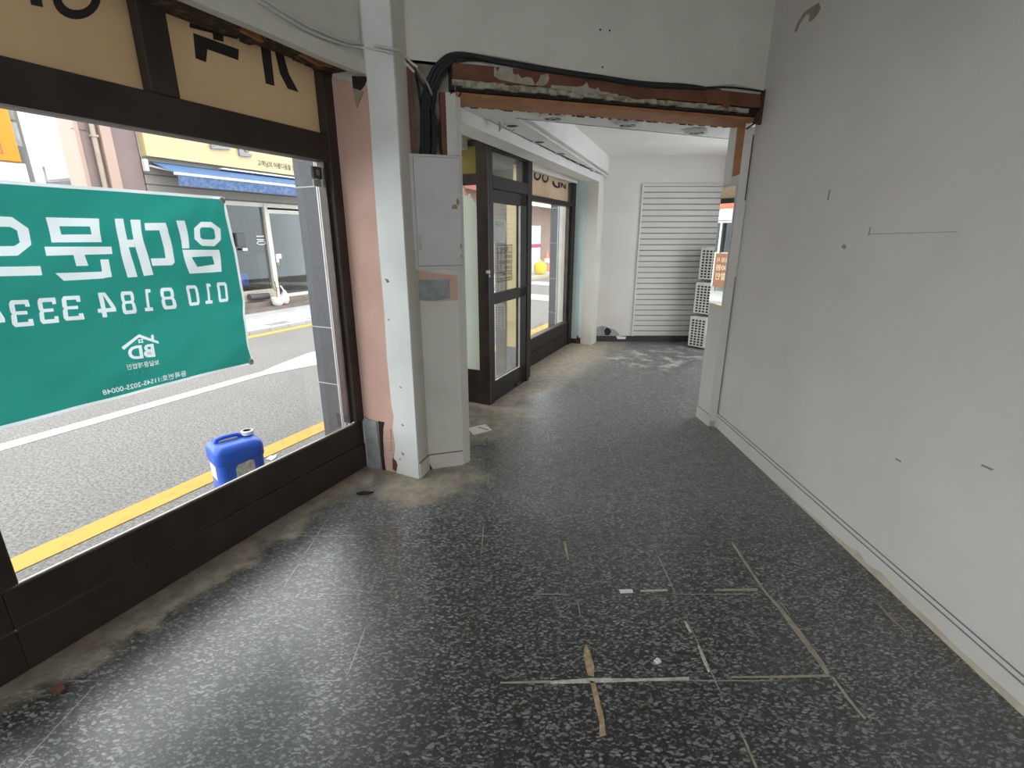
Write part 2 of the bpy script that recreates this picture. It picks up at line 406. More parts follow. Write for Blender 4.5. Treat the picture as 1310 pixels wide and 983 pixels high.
    r = mth(nt, 'ADD', r, mth(nt, 'MULTIPLY', dust, .45), clamp=True)
    L.new(r, b.inputs['Roughness'])
    b.inputs['Specular IOR Level'].default_value = 1.0; b.inputs['IOR'].default_value = 1.66
    bump(nt, b, noise(nt, 120, 2), .12, .002)
    return m
M['floor'] = floor_material()

def asphalt():
    m, nt, b = new_mat('weathered_asphalt'); b.inputs['Roughness'].default_value = .9
    a = mixc(nt, ramp(nt, noise(nt, 55, 4, .75), .36, .64), (.10, .096, .093), (.255, .245, .237))
    a = mixc(nt, mth(nt, 'MULTIPLY', ramp(nt, noise(nt, 1.1, 4), .4, .7), .4), a, (.14, .137, .134))
    nt.links.new(a, b.inputs['Base Color']); bump(nt, b, noise(nt, 200, 2), .3, .004); return m
M['asphalt'] = asphalt()
def pavers():
    m, nt, b = new_mat('pale_sidewalk_pavers'); b.inputs['Roughness'].default_value = .9
    geo = N(nt, 'ShaderNodeNewGeometry'); mp = N(nt, 'ShaderNodeMapping'); mp.inputs['Rotation'].default_value = (0, 0, -(math.pi / 2 - TH)); nt.links.new(geo.outputs['Position'], mp.inputs['Vector'])
    br = N(nt, 'ShaderNodeTexBrick'); nt.links.new(mp.outputs[0], br.inputs['Vector']); br.inputs['Scale'].default_value = 1
    br.inputs['Brick Width'].default_value = .40; br.inputs['Row Height'].default_value = .20; br.inputs['Mortar Size'].default_value = .006
    br.inputs['Color1'].default_value = (.42, .43, .43, 1); br.inputs['Color2'].default_value = (.34, .345, .345, 1); br.inputs['Mortar'].default_value = (.2, .2, .2, 1); br.inputs['Bias'].default_value = -.4
    vo = N(nt, 'ShaderNodeTexNoise'); vo.inputs['Scale'].default_value = 3; nt.links.new(mp.outputs[0], vo.inputs['Vector'])
    nt.links.new(br.outputs[0], b.inputs['Base Color']); return m
M['pavers'] = pavers()
def grid_tile(name, c1, c2, mortar, w, h, ms, off=0.0):
    m, nt, b = new_mat(name); b.inputs['Roughness'].default_value = .7
    geo = N(nt, 'ShaderNodeNewGeometry'); sep = N(nt, 'ShaderNodeSeparateXYZ'); nt.links.new(geo.outputs['Position'], sep.inputs[0])
    u = mth(nt, 'ADD', mth(nt, 'MULTIPLY', sep.outputs[0], math.sin(TH)), mth(nt, 'MULTIPLY', sep.outputs[1], math.cos(TH)))
    cb = N(nt, 'ShaderNodeCombineXYZ'); nt.links.new(u, cb.inputs[0]); nt.links.new(sep.outputs[2], cb.inputs[1])
    br = N(nt, 'ShaderNodeTexBrick'); br.offset = off; nt.links.new(cb.outputs[0], br.inputs['Vector']); br.inputs['Scale'].default_value = 1
    br.inputs['Brick Width'].default_value = w; br.inputs['Row Height'].default_value = h; br.inputs['Mortar Size'].default_value = ms
    br.inputs['Color1'].default_value = (*c1, 1); br.inputs['Color2'].default_value = (*c2, 1); br.inputs['Mortar'].default_value = (*mortar, 1)
    nt.links.new(br.outputs[0], b.inputs['Base Color']); return m
M['tile_wall'] = grid_tile('cream_small_wall_tiles', (.42, .35, .27), (.36, .30, .23), (.5, .45, .38), .12, .06, .006)
M['red_brick'] = grid_tile('far_red_brick', (.48, .27, .23), (.42, .23, .20), (.62, .56, .52), .5, .16, .035, .5)
M['board_wall'] = grid_tile('grey_lapped_boards', (.27, .25, .225), (.24, .22, .20), (.10, .09, .08), 30.0, .16, .012)

# ------------------------------------------------------------------ the setting: floor, street
def LWp(s, n): p = LW.P(s, n, 0); return (p.x, p.y)
fl_pts = [LWp(-12, -.09), LWp(5.3, -.09), (3.4, 7.5), (3.4, 3.9), (1.86, 3.86), (1.86, -7.4)]
floor = struct('floor', MB().plan(fl_pts, -.06, 0), M['floor'])

def strip(fr_pts, z, th=.004): return MB().prism([Vector((*LWp(a, b_), z)) for a, b_ in fr_pts], Vector((0, 0, th)))
struct('street_pavement', MB().prism([Vector((*LWp(a, b_), -.06)) for a, b_ in ((-30, -.09), (70, -.09), (70, -5.02), (-30, -5.02))], Vector((0, 0, .04))), M['asphalt'])
struct('far_sidewalk', MB().prism([Vector((*LWp(a, b_), -.06)) for a, b_ in ((-30, -5.02), (70, -5.02), (70, -9), (-30, -9))], Vector((0, 0, .10))), M['pavers'])
for nm, mt, pts in (('yellow_edge_line', 'yellow_line', ((-14, -.80), (60, -.80), (60, -.96), (-14, -.96))),
                    ('white_lane_line', 'white_line', ((-14, -2.80), (2.0, -2.72), (2.0, -2.88), (-14, -2.98))),
                    ('white_hatch_patch', 'white_line', ((1.2, -2.78), (2.0, -2.53), (6, -2.5), (6, -3.2), (2.4, -3.12), (1.7, -2.95))),
                    ('yellow_far_line', 'yellow_line', ((-14, -4.78), (60, -4.78), (60, -4.96), (-14, -4.96)))):
    struct(nm, strip(pts, -.0195 if nm != 'white_hatch_patch' else -.0185), M[mt])
for k in range(5):
    struct('white_lane_line', strip(((9 + 3.4 * k, -1.3), (10.0 + 3.4 * k, -1.3), (10.8 + 3.4 * k, -4.5), (9.8 + 3.4 * k, -4.5)), -.019), M['white_line'])
pv = random.Random(4)
for k, (a, c, dk) in enumerate(((3.55, -5.35, 1), (4.35, -5.2, 1), (4.3, -6.2, 0), (5.6, -6.0, 0), (6.3, -5.5, 0), (6.5, -6.5, 1), (2.2, -5.6, 1), (7.2, -5.9, 0))):
    struct('inlaid_paver', strip(((a, c), (a + .42, c), (a + .42, c + .2), (a, c + .2)), .0405, .003), M['facade_grey'] if dk else M['white_line'])

# ------------------------------------------------------------------ street-side wall: window 1
wall_left = MB()
wall_left.box(LW, -12, .0, -.12, .24, 2.445, 3.1)                     # wall over the window, standing proud of the glass
wall_left.box(LW, -12, -11.0, -.12, .0, 0, 2.445)
wall_left.box(LW, .02, 1.40, -.12, -.02, 0, 2.6)
wall_left.box(LW, 1.40, 5.3, -.12, .02, 2.24, 2.7)
struct('wall_left', wall_left, M['wall_cool'])

w1 = struct_empty('window_1', LW.P(-1, 0, 0))
def wpart(name, args_list, m, parent, bev=.004, label=None):
    mb = MB()
    for a in args_list: mb.box(LW, *a)
    if bev: mb.bevel(bev, 1)
    o = obj(name, mb, m, parent)
    if label: o['label'] = label
    return o
for a, c in ((-11.0, -7.5), (-7.5, -3.75), (-3.75, -1.86), (-1.86, .0)):
    wpart('kick_panel', [(a + .0, c, -.030, .0, .0, .175), (a, c, -.030, -.006, .178, .335)], M['brown'], w1)
wpart('sill_rail', [(-11.0, .0, -.030, .002, .335, .342)], M['brown_worn'], w1, .003)
wpart('glazing_bead', [(-1.82, -.075, -.019, -.007, .340, .348)], M['silver'], w1, 0)
wpart('mullion', [(-1.92, -1.815, -.09, .008, .352, 1.96)], M['brown'], w1)
wpart('mullion', [(-3.80, -3.70, -.09, .03, .352, 2.385)], M['brown'], w1)
wpart('mullion', [(-1.010, -.895, -.08, .006, 2.10, 2.46)], M['brown'], w1)
wpart('transom', [(-11.0, -.05, -.09, .008, 1.958, 2.10)], M['brown'], w1)
wpart('jamb', [(-.075, .022, -.09, .012, .352, 2.47)], M['brown'], w1)
wpart('jamb_bead', [(-.10, -.075, -.075, -.02, .352, 1.958)], M['brown_worn'], w1, 0)
wpart('head_rail', [(-11.0, .0, -.08, -.01, 2.452, 2.52)], M['brown'], w1)
wpart('pane', [(-1.815, -.10, -.026, -.019, .342, 1.958)], M['glass'], w1, 0)
wpart('pane', [(-3.70, -1.92, -.058, -.050, .352, 2.445)], M['glass'], w1, 0)
wpart('pane', [(-11.0, -3.80, -.058, -.050, .352, 2.445)], M['glass'], w1, 0)  # unseen bays behind the camera, added to bring in more window light
# tan sheets over the two upper lights
p1 = wpart('sign_sheet', [(-.91, -.072, -.052, -.046, 2.10, 2.47)], M['tan_film'], w1, 0, 'tan translucent sign sheet with charcoal mirrored letters')
p2 = wpart('sign_sheet', [(-2.6, -.990, -.052, -.046, 2.10, 2.47)], M['tan_film'], w1, 0, 'tan translucent sign sheet with charcoal mirrored letters')
def film_letters(polys, parent, n=-.044, mat=None, name='lettering'):
    mb = MB()
    for p in polys: mb.face([LW.P(a, n, z) for a, z in p])
    return obj(name, mb, mat or M['film_ink'], parent)
def c1px(pts): return [(x * 440 / 1310, y * 440 / 1310) for x, y in pts]
film_letters([T(LW, c1px(p), -.044) for p in (
    [(722, 62), (905, 112), (905, 150), (722, 105)],
    [(735, 125), (910, 188), (908, 230), (790, 188), (785, 238), (745, 222)],
    [(808, 110), (850, 120), (852, 160), (812, 150)],
    [(970, 20), (1012, 20), (1046, 328), (1012, 318)],
    [(1020, 60), (1060, 60), (1075, 190), (1100, 280), (1138, 352), (1096, 338), (1066, 280), (1045, 190)])], p1)
ring = []
for k in range(13):
    t = math.pi * k / 12; ring.append((292 + 92 * math.cos(t), -10 + 84 * math.sin(t)))
rin = [(292 + 58 * math.cos(math.pi * k / 12), -10 + 48 * math.sin(math.pi * k / 12)) for k in range(12, -1, -1)]
mbq = MB()
for k in range(12):
    q = [ring[k], ring[k + 1], rin[11 - k], rin[12 - k]]
    mbq.face([LW.P(a, -.044, z) for a, z in T(LW, c1px(q), -.044)])
mbq.face([LW.P(a, -.044, z) for a, z in T(LW, c1px([(105, -60), (150, -50), (165, 28), (118, 18)]), -.044)])
obj('lettering', mbq, M['film_ink'], p2)

# broken soffit edge of the lintel above the glass
trim1 = struct_empty('trim_1', LW.P(-.8, .2, 2.37))
mb = MB(); rr = random.Random(3); a = -3.0
while a < .02:
    w = rr.uniform(.05, .14); mb.box(LW, a, min(a + w, .0), -.03, .215 + rr.uniform(-.01, .012), 2.425 + rr.uniform(-.008, .008), 2.447); a += w
obj('rotten_soffit_board', mb, M['rot'], trim1)['label'] = 'dark crumbling board under the lintel'
mb = MB()
mb.prism([LW.P(s_, .262, z_) for s_, z_ in ((-11.5, 2.384), (-.6, 2.384), (-.3, 2.378), (.0, 2.384), (.0, 2.455), (-.22, 2.452), (-.5, 2.445), (-.9, 2.45), (-11.5, 2.45))], LW.n * -.05)
obj('lintel_lip', mb, M['wall_cool'], trim1)
mb = MB()
mb.prism([LW.P(s_, .14, z_) for s_, z_ in ((-.34, 2.40), (-.22, 2.385), (-.12, 2.405), (-.2, 2.43), (-.3, 2.43))], LW.n * -.02)
mb.prism([LW.P(s_, .14, z_) for s_, z_ in ((-.66, 2.40), (-.55, 2.39), (-.58, 2.43), (-.64, 2.43))], LW.n * -.02)
obj('exposed_wood', mb, M['ply'], trim1)['label'] = 'orange bare wood showing through'

# ------------------------------------------------------------------ column between window and opening
A2 = LWp(0, .443); M2 = (-.575, 3.07); B2 = (-.342, 3.143); C2 = (-.300, 3.192); D2 = (-.42, 3.46)
column = struct_empty('column', (-.55, 3.2, 0))
cf = (LWp(.002, -.10), LWp(.002, .24), A2, M2, B2, C2, D2, LWp(.45, .0), LWp(.45, -.1))
obj('column_shaft', MB().plan(cf, 0, 2.0), M['wall_cool'], column)
def BHp(s, n): p = BH.P(s, n, 0); return (p.x, p.y)
obj('column_head', MB().plan((LWp(.002, -.10), LWp(.002, .24), A2, BHp(-.005, 0), BHp(-.005, -.055), BHp(.262, -.055), BHp(.262, -.0), C2, D2, LWp(.45, .0), LWp(.45, -.1)), 2.0, 2.475), M['wall_cool'], column)
obj('column_top', MB().plan(cf, 2.475, 3.1), M['wall_cool'], column)
CS = Frame(LWp(0, 0), (LW.n.x, LW.n.y)); CS.n = -LW.e      # window-side face of the column: s = into the room, n = towards us
pk = [(0.012, 0), (.245, 0), (.262, .05), (.25, .12), (.268, .2), (.258, .33), (.272, .42), (.26, .5), (.255, .8), (.262, 1.1), (.258, 1.5), (.262, 1.9), (.268, 2.2), (.262, 2.33), (.22, 2.345), (.012, 2.40)]
obj('bare_pink_face', MB().patch(CS, pk, -.001, .004), M['pink'], column)['label'] = 'bare pink undercoat with ragged paint edge'
wp = [(.262, 0.005), (.445, 0), (.445, 3.09), (.262, 3.09), (.262, 2.5), (.266, 2.2), (.26, 1.9), (.257, 1.5), (.262, 1.1), (.255, .8), (.262, .5), (.274, .42), (.258, .33), (.268, .2), (.25, .12)]
obj('white_paint_coat', MB().patch(CS, wp, .0, .012), M['white_coat'], column)
# bare cement and cavity at the foot of the pink face
obj('cement_patch', MB().patch(CS, [(.02, .0), (.13, .0), (.135, .1), (.128, .25), (.125, .355), (.05, .365), (.02, .38)], .0, .014), M['cement'], column)['label'] = 'grey bare cement board'
obj('foot_cavity', MB().patch(CS, [(.136, .0), (.165, .0), (.16, .1), (.165, .25), (.18, .34), (.19, .36), (.135, .362)], .0, .006), M['dark_crack'], column)['label'] = 'dark open slot'
mb = MB()
for s0, s1, z0, z1 in ((.168, .235, .02, .075), (.17, .24, .085, .15), (.168, .232, .16, .235), (.172, .238, .245, .32)):
    mb.box(CS, s0, s1, .0, .008, z0, z1)
obj('exposed_brick', mb.bevel(.004, 1), M['pink'], column)['label'] = 'pinkish bricks laid bare at the foot'
obj('chipped_corner', MB().patch(CS, [(.235, .03), (.262, .02), (.275, .07), (.265, .10), (.238, .105)], .004, .016), M['ply_dark'], column)['label'] = 'red-brown chipped paint'
for sx, zx, sz in ((.34, .36, 1.0), (.325, .15, 1.2), (.30, .11, .7), (.345, .62, .8), (.30, 1.28, 1.6), (.29, 1.05, .8)):
    obj('paint_chip', MB().patch(CS, [(sx, zx), (sx + .012 * sz, zx + .004), (sx + .006 * sz, zx + .012 * sz), (sx - .008 * sz, zx + .016 * sz)], .012, .014), M['facade_grey'], column)
tc = T(CS, [(450, 97), (471, 98), (466, 110), (461, 116), (452, 117)], .006)
obj('torn_corner', MB().patch(CS, tc, .004, .0065), M['dark_crack'], column)['label'] = 'dark hole torn at the top of the pink face'
obj('hanging_flap', MB().patch(CS, T(CS, [(452, 113), (465, 117), (461, 127), (456.5, 138), (453, 126)], .01), .007, .010), M['tan_wire'], column)['label'] = 'torn flap hanging below the hole'
# baseboard of the column and the grey panel patch
LE = Frame(A2, (M2[0] - A2[0], M2[1] - A2[1])); LE.n = Vector((abs(LE.n.x), LE.n.y if LE.n.x > 0 else -LE.n.y, 0))
obj('column_skirting', MB().box(BH, .003, .238, -.002, .010, .0, .105).box(LE, .0, .155, -.002, .010, .0, .105), M['wall_cool'], column)
obj('skirting_line', MB().box(BH, .003, .238, -.001, .0115, .105, .110).box(LE, .0, .155, -.001, .0115, .105, .110), M['grey'], column)
obj('skirting_hole', MB().patch(BH, T(BH, [(547, 609), (551, 608), (553, 600), (549, 592), (546, 600)], .011), .010, .0125), M['black'], column)
pt = T(BH, [(529, 347), (541, 347), (560, 350), (585, 353), (586, 384), (562, 386), (545, 386), (531, 384)], .003)
obj('wall_box_scar', MB().patch(BH, pt, -.001, .004), M['pink'], column)['label'] = 'pink undercoat rectangle left by a removed box'
pt = T(BH, [(535, 358), (575, 358), (576, 382), (556, 385), (536, 384)], .005)
obj('grey_scar', MB().patch(BH, pt, .003, .0055), M['cement'], column)['label'] = 'grey cement rectangle inside the pink scar'
# cable niche: wood edges
obj('niche_back', MB().box(BH, -.004, .262, -.056, -.050, 2.0, 2.50), M['residue'], column)
obj('niche_edge', MB().box(BH, -.004, .024, -.056, .004, 2.0, 2.44), M['ply_dark'], column)['label'] = 'brown bare wood niche edge'
obj('niche_edge', MB().box(BH, .175, .205, -.056, .004, 2.0, 2.33), M['ply_dark'], column)['label'] = 'orange-brown bare wood niche edge'
obj('niche_strip', MB().box(BH, .205, .262, -.056, .008, 2.0, 2.33), M['wall_cool'], column)

# ------------------------------------------------------------------ dividing wall over the opening, its bare beam, right jamb
div = MB(); div.box(BH, -.005, 2.50, -.25, .0, 2.475, 3.1)
struct('wall_divider', div, M['wall_cool'])
beam = struct_empty('trim_2', BH.P(1.3, 0, 2.3))
obj('beam_core', MB().box(BH, .235, 2.46, -.25, -.004, 2.345, 2.475), M['dark_crack'], beam)  # near-black core; shadow between the boards put into its colour
obj('upper_board', MB().box(BH, .245, 2.40, -.004, .02, 2.395, 2.478).bevel(.003, 1), M['ply_dark'], beam)['label'] = 'red-brown plywood face board with paint scraps'
obj('soffit_board', MB().box(BH, .265, 2.41, -.235, .0, 2.318, 2.338).bevel(.002, 1), M['ply'], beam)['label'] = 'orange plywood board on the underside'
mb = MB(); rr = random.Random(11); a = .245
while a < 2.30:
    w = rr.uniform(.03, .09); t0 = (a - .245) / 2.1
    mb.box(BH, a, a + w, -.004, .016 + rr.uniform(-.004, .006), 2.362 + rr.uniform(-.004, .006), 2.397 - .012 * t0 + rr.uniform(-.003, .003)); a += w
obj('mortar_strip', mb, M['plaster_raw'], beam)['label'] = 'pale crumbling mortar between the boards'
def c3(pts): return [(560 + x * 220 / 1310, 60 + y * 220 / 1310) for x, y in pts]
def c4(pts): return [(780 + x * 220 / 1310, 80 + y * 220 / 1310) for x, y in pts]
for poly in (c3([(425, 225), (432, 140), (455, 190), (480, 140), (565, 158), (575, 205), (600, 215), (610, 205), (640, 240), (680, 228), (720, 240), (738, 290), (690, 292), (560, 268), (470, 250)]),
             c3([(740, 290), (775, 250), (785, 215), (840, 205), (850, 240), (830, 285), (790, 302)]),
             c3([(862, 290), (1060, 305), (1110, 295), (1135, 265), (1150, 310), (1200, 325), (1222, 305), (1236, 338), (1310, 348), (1310, 365), (1080, 345), (862, 318)]),
             c3([(330, 110), (415, 135), (410, 142), (335, 118)]), c4([(0, 235), (65, 240), (65, 265), (0, 258)])):
    sz = T(BH, poly, .021)
    obj('paint_scrap', MB().patch(BH, sz, .019, .0225), M['residue'], beam)['label'] = 'cream paint scrap left on the board'
for poly in (c4([(725, 205), (735, 310), (765, 318), (775, 265), (800, 260), (815, 318), (835, 262), (855, 265), (862, 345), (905, 348), (920, 320), (942, 235)]),
             c4([(80, 240), (240, 225), (520, 215), (700, 205), (560, 250), (420, 275), (200, 282)])):
    sz = T(BH, poly, .021)
    obj('wood_scar', MB().patch(BH, sz, .019, .0215), M['ply_dark'] if len(poly) > 8 else M['ply_dark'], beam)
mb = MB(); rr = random.Random(21); a = .28
while a < 2.35:
    w = rr.uniform(.01, .06); mb.box(BH, a, a + w, -.243, -.236, 2.318 - rr.uniform(.0, .008), 2.335); a += w + rr.uniform(0, .05)
obj('splintered_edge', mb, M['ply_dark'], beam)
mb = MB()
mb.patch(BH, [(2.36, 2.30), (2.43, 2.29), (2.46, 2.33), (2.46, 2.50), (2.42, 2.515), (2.38, 2.47), (2.40, 2.40)], .0, .03)
obj('ragged_end', mb, M['rot'], beam)['label'] = 'dark ragged hole at the wall end of the beam'
for px, py in ((768, 38), (780, 39), (771, 86)):
    s_, z_ = on(BH, px, py, .001)
    obj('screw_hole', MB().lathe([(0, .001), (.006, .001), (.006, -.004), (0, -.004)], BH.P(s_, .0, z_), 10, BH.n), M['black'], beam)
# ceiling end of the wall above
jamb = struct_empty('wall_right_jamb', (1.7, 3.95, 0))
jq = [JB.P(0, 0, 0), JB.P(.228, 0, 0)]
J0 = (jq[0].x, jq[0].y); J1 = (jq[1].x, jq[1].y)
obj('jamb_core', MB().plan((J0, (1.90, 3.945), (1.88, 4.17), J1), 0, 2.48), M['wall'], jamb)
obj('jamb_skirting', MB().box(JB, -.004, .23, -.002, .006, 0, .10), M['wall'], jamb)
obj('skirting_line', MB().box(JB, -.004, .23, -.001, .0072, .10, .104), M['grey'], jamb)
obj('bare_wood_patch', MB().patch(JB, [(.0, 1.985), (.105, 1.975), (.115, 2.318), (.0, 2.318)], -.001, .003), M['ply'], jamb)['label'] = 'orange bare plywood strip'
obj('paint_coat', MB().box(JB, .118, .228, -.001, .0035, 1.93, 2.318), M['ceiling'], jamb)
JF = Frame(J0, (1.733 - J0[0], 3.845 - J0[1]))
obj('edge_strip', MB().box(JF, .0, .066, -.02, .006, 0, 2.29), M['wall'], jamb)
obj('open_joint', MB().box(JF, .055, .063, .004, .008, 1.80, 2.24), M['dark_crack'], jamb)['label'] = 'dark open joint beside the wall'
obj('open_joint', MB().box(JF, .058, .064, .004, .008, .12, 1.25), M['stone'], jamb)['label'] = 'brown open joint beside the wall'
obj('broken_foot', MB().box(JF, .010, .05, .004, .010, .0, .05), M['residue'], jamb)

# ------------------------------------------------------------------ right wall
wr = MB(); wr.wbox(1.733, 1.86, -7.4, 3.86, 0, 3.1)
wall_right = struct('wall_right', wr, M['wall'])
bbr = struct_empty('baseboard_right', (1.73, 1, 0))
obj('baseboard_board', MB().wbox(1.725, 1.734, -3.2, 3.84, 0, .098), M['wall'], bbr)
obj('baseboard_groove', MB().wbox(1.7235, 1.734, -3.2, 3.84, .098, .103), M['grey'], bbr)
obj('baseboard_cap', MB().wbox(1.728, 1.734, -3.2, 3.84, .103, .122), M['wall'], bbr)
obj('baseboard_line', MB().wbox(1.7265, 1.734, -3.2, 3.84, .122, .125), M['grey'], bbr)
mb = MB(); rr = random.Random(8); pts = []; y = .4
while y < 2.9:
    pts.append((y, (.034 if y < 2.2 else .016) + rr.uniform(-.014, .012) * (1 if y < 2.2 else .5))); y += rr.uniform(.05, .13)
mb.prism([Vector((1.7232, yy, zz)) for yy, zz in [(.4, 0)] + pts + [(2.9, 0)]], Vector((.004, 0, 0)))
obj('mortar_stain', mb, M['sandy'], bbr)['label'] = 'sandy adhesive left along the foot'
def wmark(px, mat, name='wall_mark'):
    sz = [on(RW, x, y, .001) for x, y in px]
    mb = MB(); mb.prism([Vector((1.7325, a, z)) for a, z in sz], Vector((-.0012, 0, 0))); return obj(name, mb, mat, wall_right)
cR = lambda pts: [(720 + x * 390 / 1310, y * 390 / 1310) for x, y in pts]
wmark(cR([(995, 135), (1010, 95), (1035, 55), (1062, 35), (1100, 10), (1108, 35), (1095, 60), (1075, 85), (1058, 95), (1060, 60), (1045, 65), (1020, 100), (1005, 138)]), M['tan_wire'], 'tape_residue')['label'] = 'brown torn tape residue high on the wall'
for p in ([(1146, 586), (1153, 590), (1152, 592), (1145, 588)], [(1256, 594), (1272, 601), (1268, 602), (1255, 596)], [(1111, 300), (1112.5, 291), (1113.5, 291), (1112, 301)], [(1058, 255), (1061, 243), (1062.5, 243), (1060, 256)], [(1076, 316), (1080, 312), (1083, 316), (1080, 319)], [(1110, 299.3), (1225, 296.3), (1225, 297), (1110, 300)]):
    wmark(p, M['grey'])

wf = MB(); wf.wbox(-6.2, 1.86, -7.5, -7.4, 0, .3).wbox(-6.2, 1.86, -7.5, -7.4, 2.7, 3.1).wbox(.4, 1.86, -7.5, -7.4, .3, 2.7)  # unglazed opening added in the unseen rear wall to let in daylight
struct('wall_front', wf, M['wall'])
# front room: ceiling and the wall behind us
struct('ceiling', MB().plan([LWp(-12, -.12), LWp(.5, -.12), BHp(.0, 0), BHp(2.6, 0), (1.86, 3.8), (1.86, -7.4)], 3.1, 3.2), M['ceiling'])

# ------------------------------------------------------------------ far room shell
back = MB(); back.wbox(1.05, 3.5, 7.35, 7.5, 0, 3.0)
wall_back = struct('wall_back', back, M['wall'])
struct('wall_far_right', MB().wbox(3.3, 3.42, 3.9, 7.36, 0, .3).wbox(3.3, 3.42, 3.9, 7.36, 2.25, 3.0).wbox(3.3, 3.42, 6.5, 7.36, .3, 2.25).wbox(3.3, 3.42, 3.9, 4.4, .3, 2.25), M['wall'])  # unseen side wall; its opening is added to brighten the far room
struct('wall_far_front', MB().wbox(1.88, 3.4, 3.95, 4.15, 0, 3.0), M['wall'])
bb = struct_empty('baseboard_back', (2, 7.34, 0))
obj('baseboard_board', MB().wbox(1.20, 3.3, 7.335, 7.352, 0, .088), M['dark_base'], bb)
# plaster damage near the floor
def bpatch(px, mat, name, n0=-.001, n1=.003): return obj(name, MB().patch(WX, T(WX, px, n1), n0, n1), mat, wall_back)
bpatch([(773, 423), (776, 419), (780, 421), (782, 425), (779, 429), (774, 429)], M['black'], 'wall_hole')['label'] = 'black hole through the plaster'
bpatch([(788, 430), (801, 431), (800, 434), (790, 434)], M['white_plastic'], 'plaster_flake', -.001, .02)
bpatch([(763, 419), (771, 417), (786, 422), (793, 428), (790, 430), (763, 430)], M['cement'], 'damp_patch', -.001, .0015)
bpatch([(760, 284), (763, 283), (765, 300), (770, 330), (768, 360), (776, 390), (772, 417), (762, 418), (759, 380), (758, 330)], M['wall_cool'], 'damp_patch', -.001, .0012)

zc = 2.335
Pc = lambda px, py, z: (lambda q: (q.x, q.y))(at_z(px, py, z))
r0 = Pc(660, 151, zc); r1 = (2.9, r0[1] + (2.9 - r0[0]) * .4223)
# lower ceiling: strip in front of the recess and strip along the window; recess above
d0 = Vector((1.448, 3.923)).normalized()
def along(p, d, y): k = (y - p[1]) / d.y; return (p[0] + d.x * k, y)
rB = along(r0, d0, 7.36)
sL0 = Pc(620, 152, zc); dL = Vector((1.31, 3.15)).normalized(); sLa = along(sL0, dL, 3.42); sLb = along(sL0, dL, 7.36)
cl = MB()
cl.plan([BHp(.10, -.24), BHp(2.9, -.24), (3.4, r0[1] + (3.4 - r0[0]) * .4223), r0], zc, zc + .05)
cl.plan([sLa, BHp(.10, -.24), r0, rB, sLb], zc, zc + .05)
cl.plan([r0, (3.4, r0[1] + (3.4 - r0[0]) * .4223), (3.4, r0[1] + .03 + (3.4 - r0[0]) * .4223), (r0[0], r0[1] + .03)], zc + .012, 2.62)
cl.plan([r0, (r0[0] - .03, r0[1]), (rB[0] - .03, rB[1]), rB], zc + .012, 2.62)
cl.plan([(r0[0] - .1, r0[1] - .1), (3.4, 5.0), (3.4, 7.4), (rB[0] - .1, 7.4)], 2.60, 2.66)
ceil2 = struct('ceiling_far', cl, M['ceiling'])
obj('recess_edge_line', MB().prism([Vector((*r0, zc - .002)), Vector((*r1, zc - .002)), Vector((r1[0], r1[1] + .012, zc - .002)), Vector((r0[0], r0[1] + .012, zc - .002))], Vector((0, 0, .004))), M['facade_grey'], ceil2)
# dropped box beside the window
lb = MB()
lb.plan([sLa, sLb, along((sLb[0] - .21, sLb[1]), dL, 7.36), (sLa[0] - .20, sLa[1])], 2.25, 2.36)
lb.plan([LWp(1.40, .0), LWp(5.2, .0), sLb, sLa], 2.36, 2.40)
struct('ceiling_drop', lb, M['ceiling'])
obj('water_stain', MB().prism([Vector((*along(Pc(638, 163, 2.29), dL, at_z(638, 163, 2.29).y), z)) for z in (2.26, 2.33)] + [Vector((*along(Pc(642, 165, 2.29), dL, at_z(642, 165, 2.29).y), 2.30))], Vector((.004, -.002, 0))), M['rust'], ceil2)
cl2 = None

# ------------------------------------------------------------------ window side of the far room: door_1 with sidelight, window_2, pilaster
DN = .205
d1 = struct_empty('door_1', LW.P(2, DN, 0))
def dpart(name, boxes, m, parent=None, bev=.003, label=None):
    mb = MB()
    for x in boxes: mb.box(LW, *x)
    if bev: mb.bevel(bev, 1)
    o = obj(name, mb, m, parent or d1)
    if label: o['label'] = label
    return o
dpart('corner_post', [(1.522, 1.60, DN - .07, DN, .0, 2.315)], M['brown_far'])
dpart('end_post', [(2.375, 2.445, DN - .06, DN, .0, 2.27)], M['brown_far'])
dpart('head_rail', [(1.60, 2.375, DN - .06, DN - .005, 2.245, 2.30)], M['brown_far'])
dpart('transom', [(1.60, 2.375, DN - .06, DN, 1.94, 2.045)], M['brown_far'])
dpart('transom_pane', [(1.60, 2.375, DN - .034, DN - .028, 2.045, 2.245)], M['glass'], None, 0)
dpart('transom_blind', [(1.60, 2.12, DN - .05, DN - .044, 2.045, 2.245)], M['grey_film'], None, 0, 'grey sheet covering most of the transom pane')
leaf = dpart('door_leaf', [(1.605, 1.625, DN - .05, DN - .008, .01, 1.935), (2.205, 2.37, DN - .05, DN - .008, .01, 1.935), (1.605, 2.37, DN - .05, DN - .008, .01, .21), (1.605, 2.37, DN - .05, DN - .008, 1.83, 1.935), (1.605, 2.37, DN - .05, DN - .008, .945, 1.045)], M['brown_far'])
dpart('upper_pane', [(1.625, 2.205, DN - .032, DN - .026, 1.045, 1.83)], M['glass'], leaf, 0)
dpart('lower_pane', [(1.625, 2.205, DN - .032, DN - .026, .21, .945)], M['glass'], leaf, 0)
dpart('glazing_bead', [(2.19, 2.205, DN - .02, DN - .006, 1.045, 1.83), (2.19, 2.205, DN - .02, DN - .006, .21, .945), (1.625, 2.205, DN - .02, DN - .006, .21, .218)], M['silver'], leaf, 0)
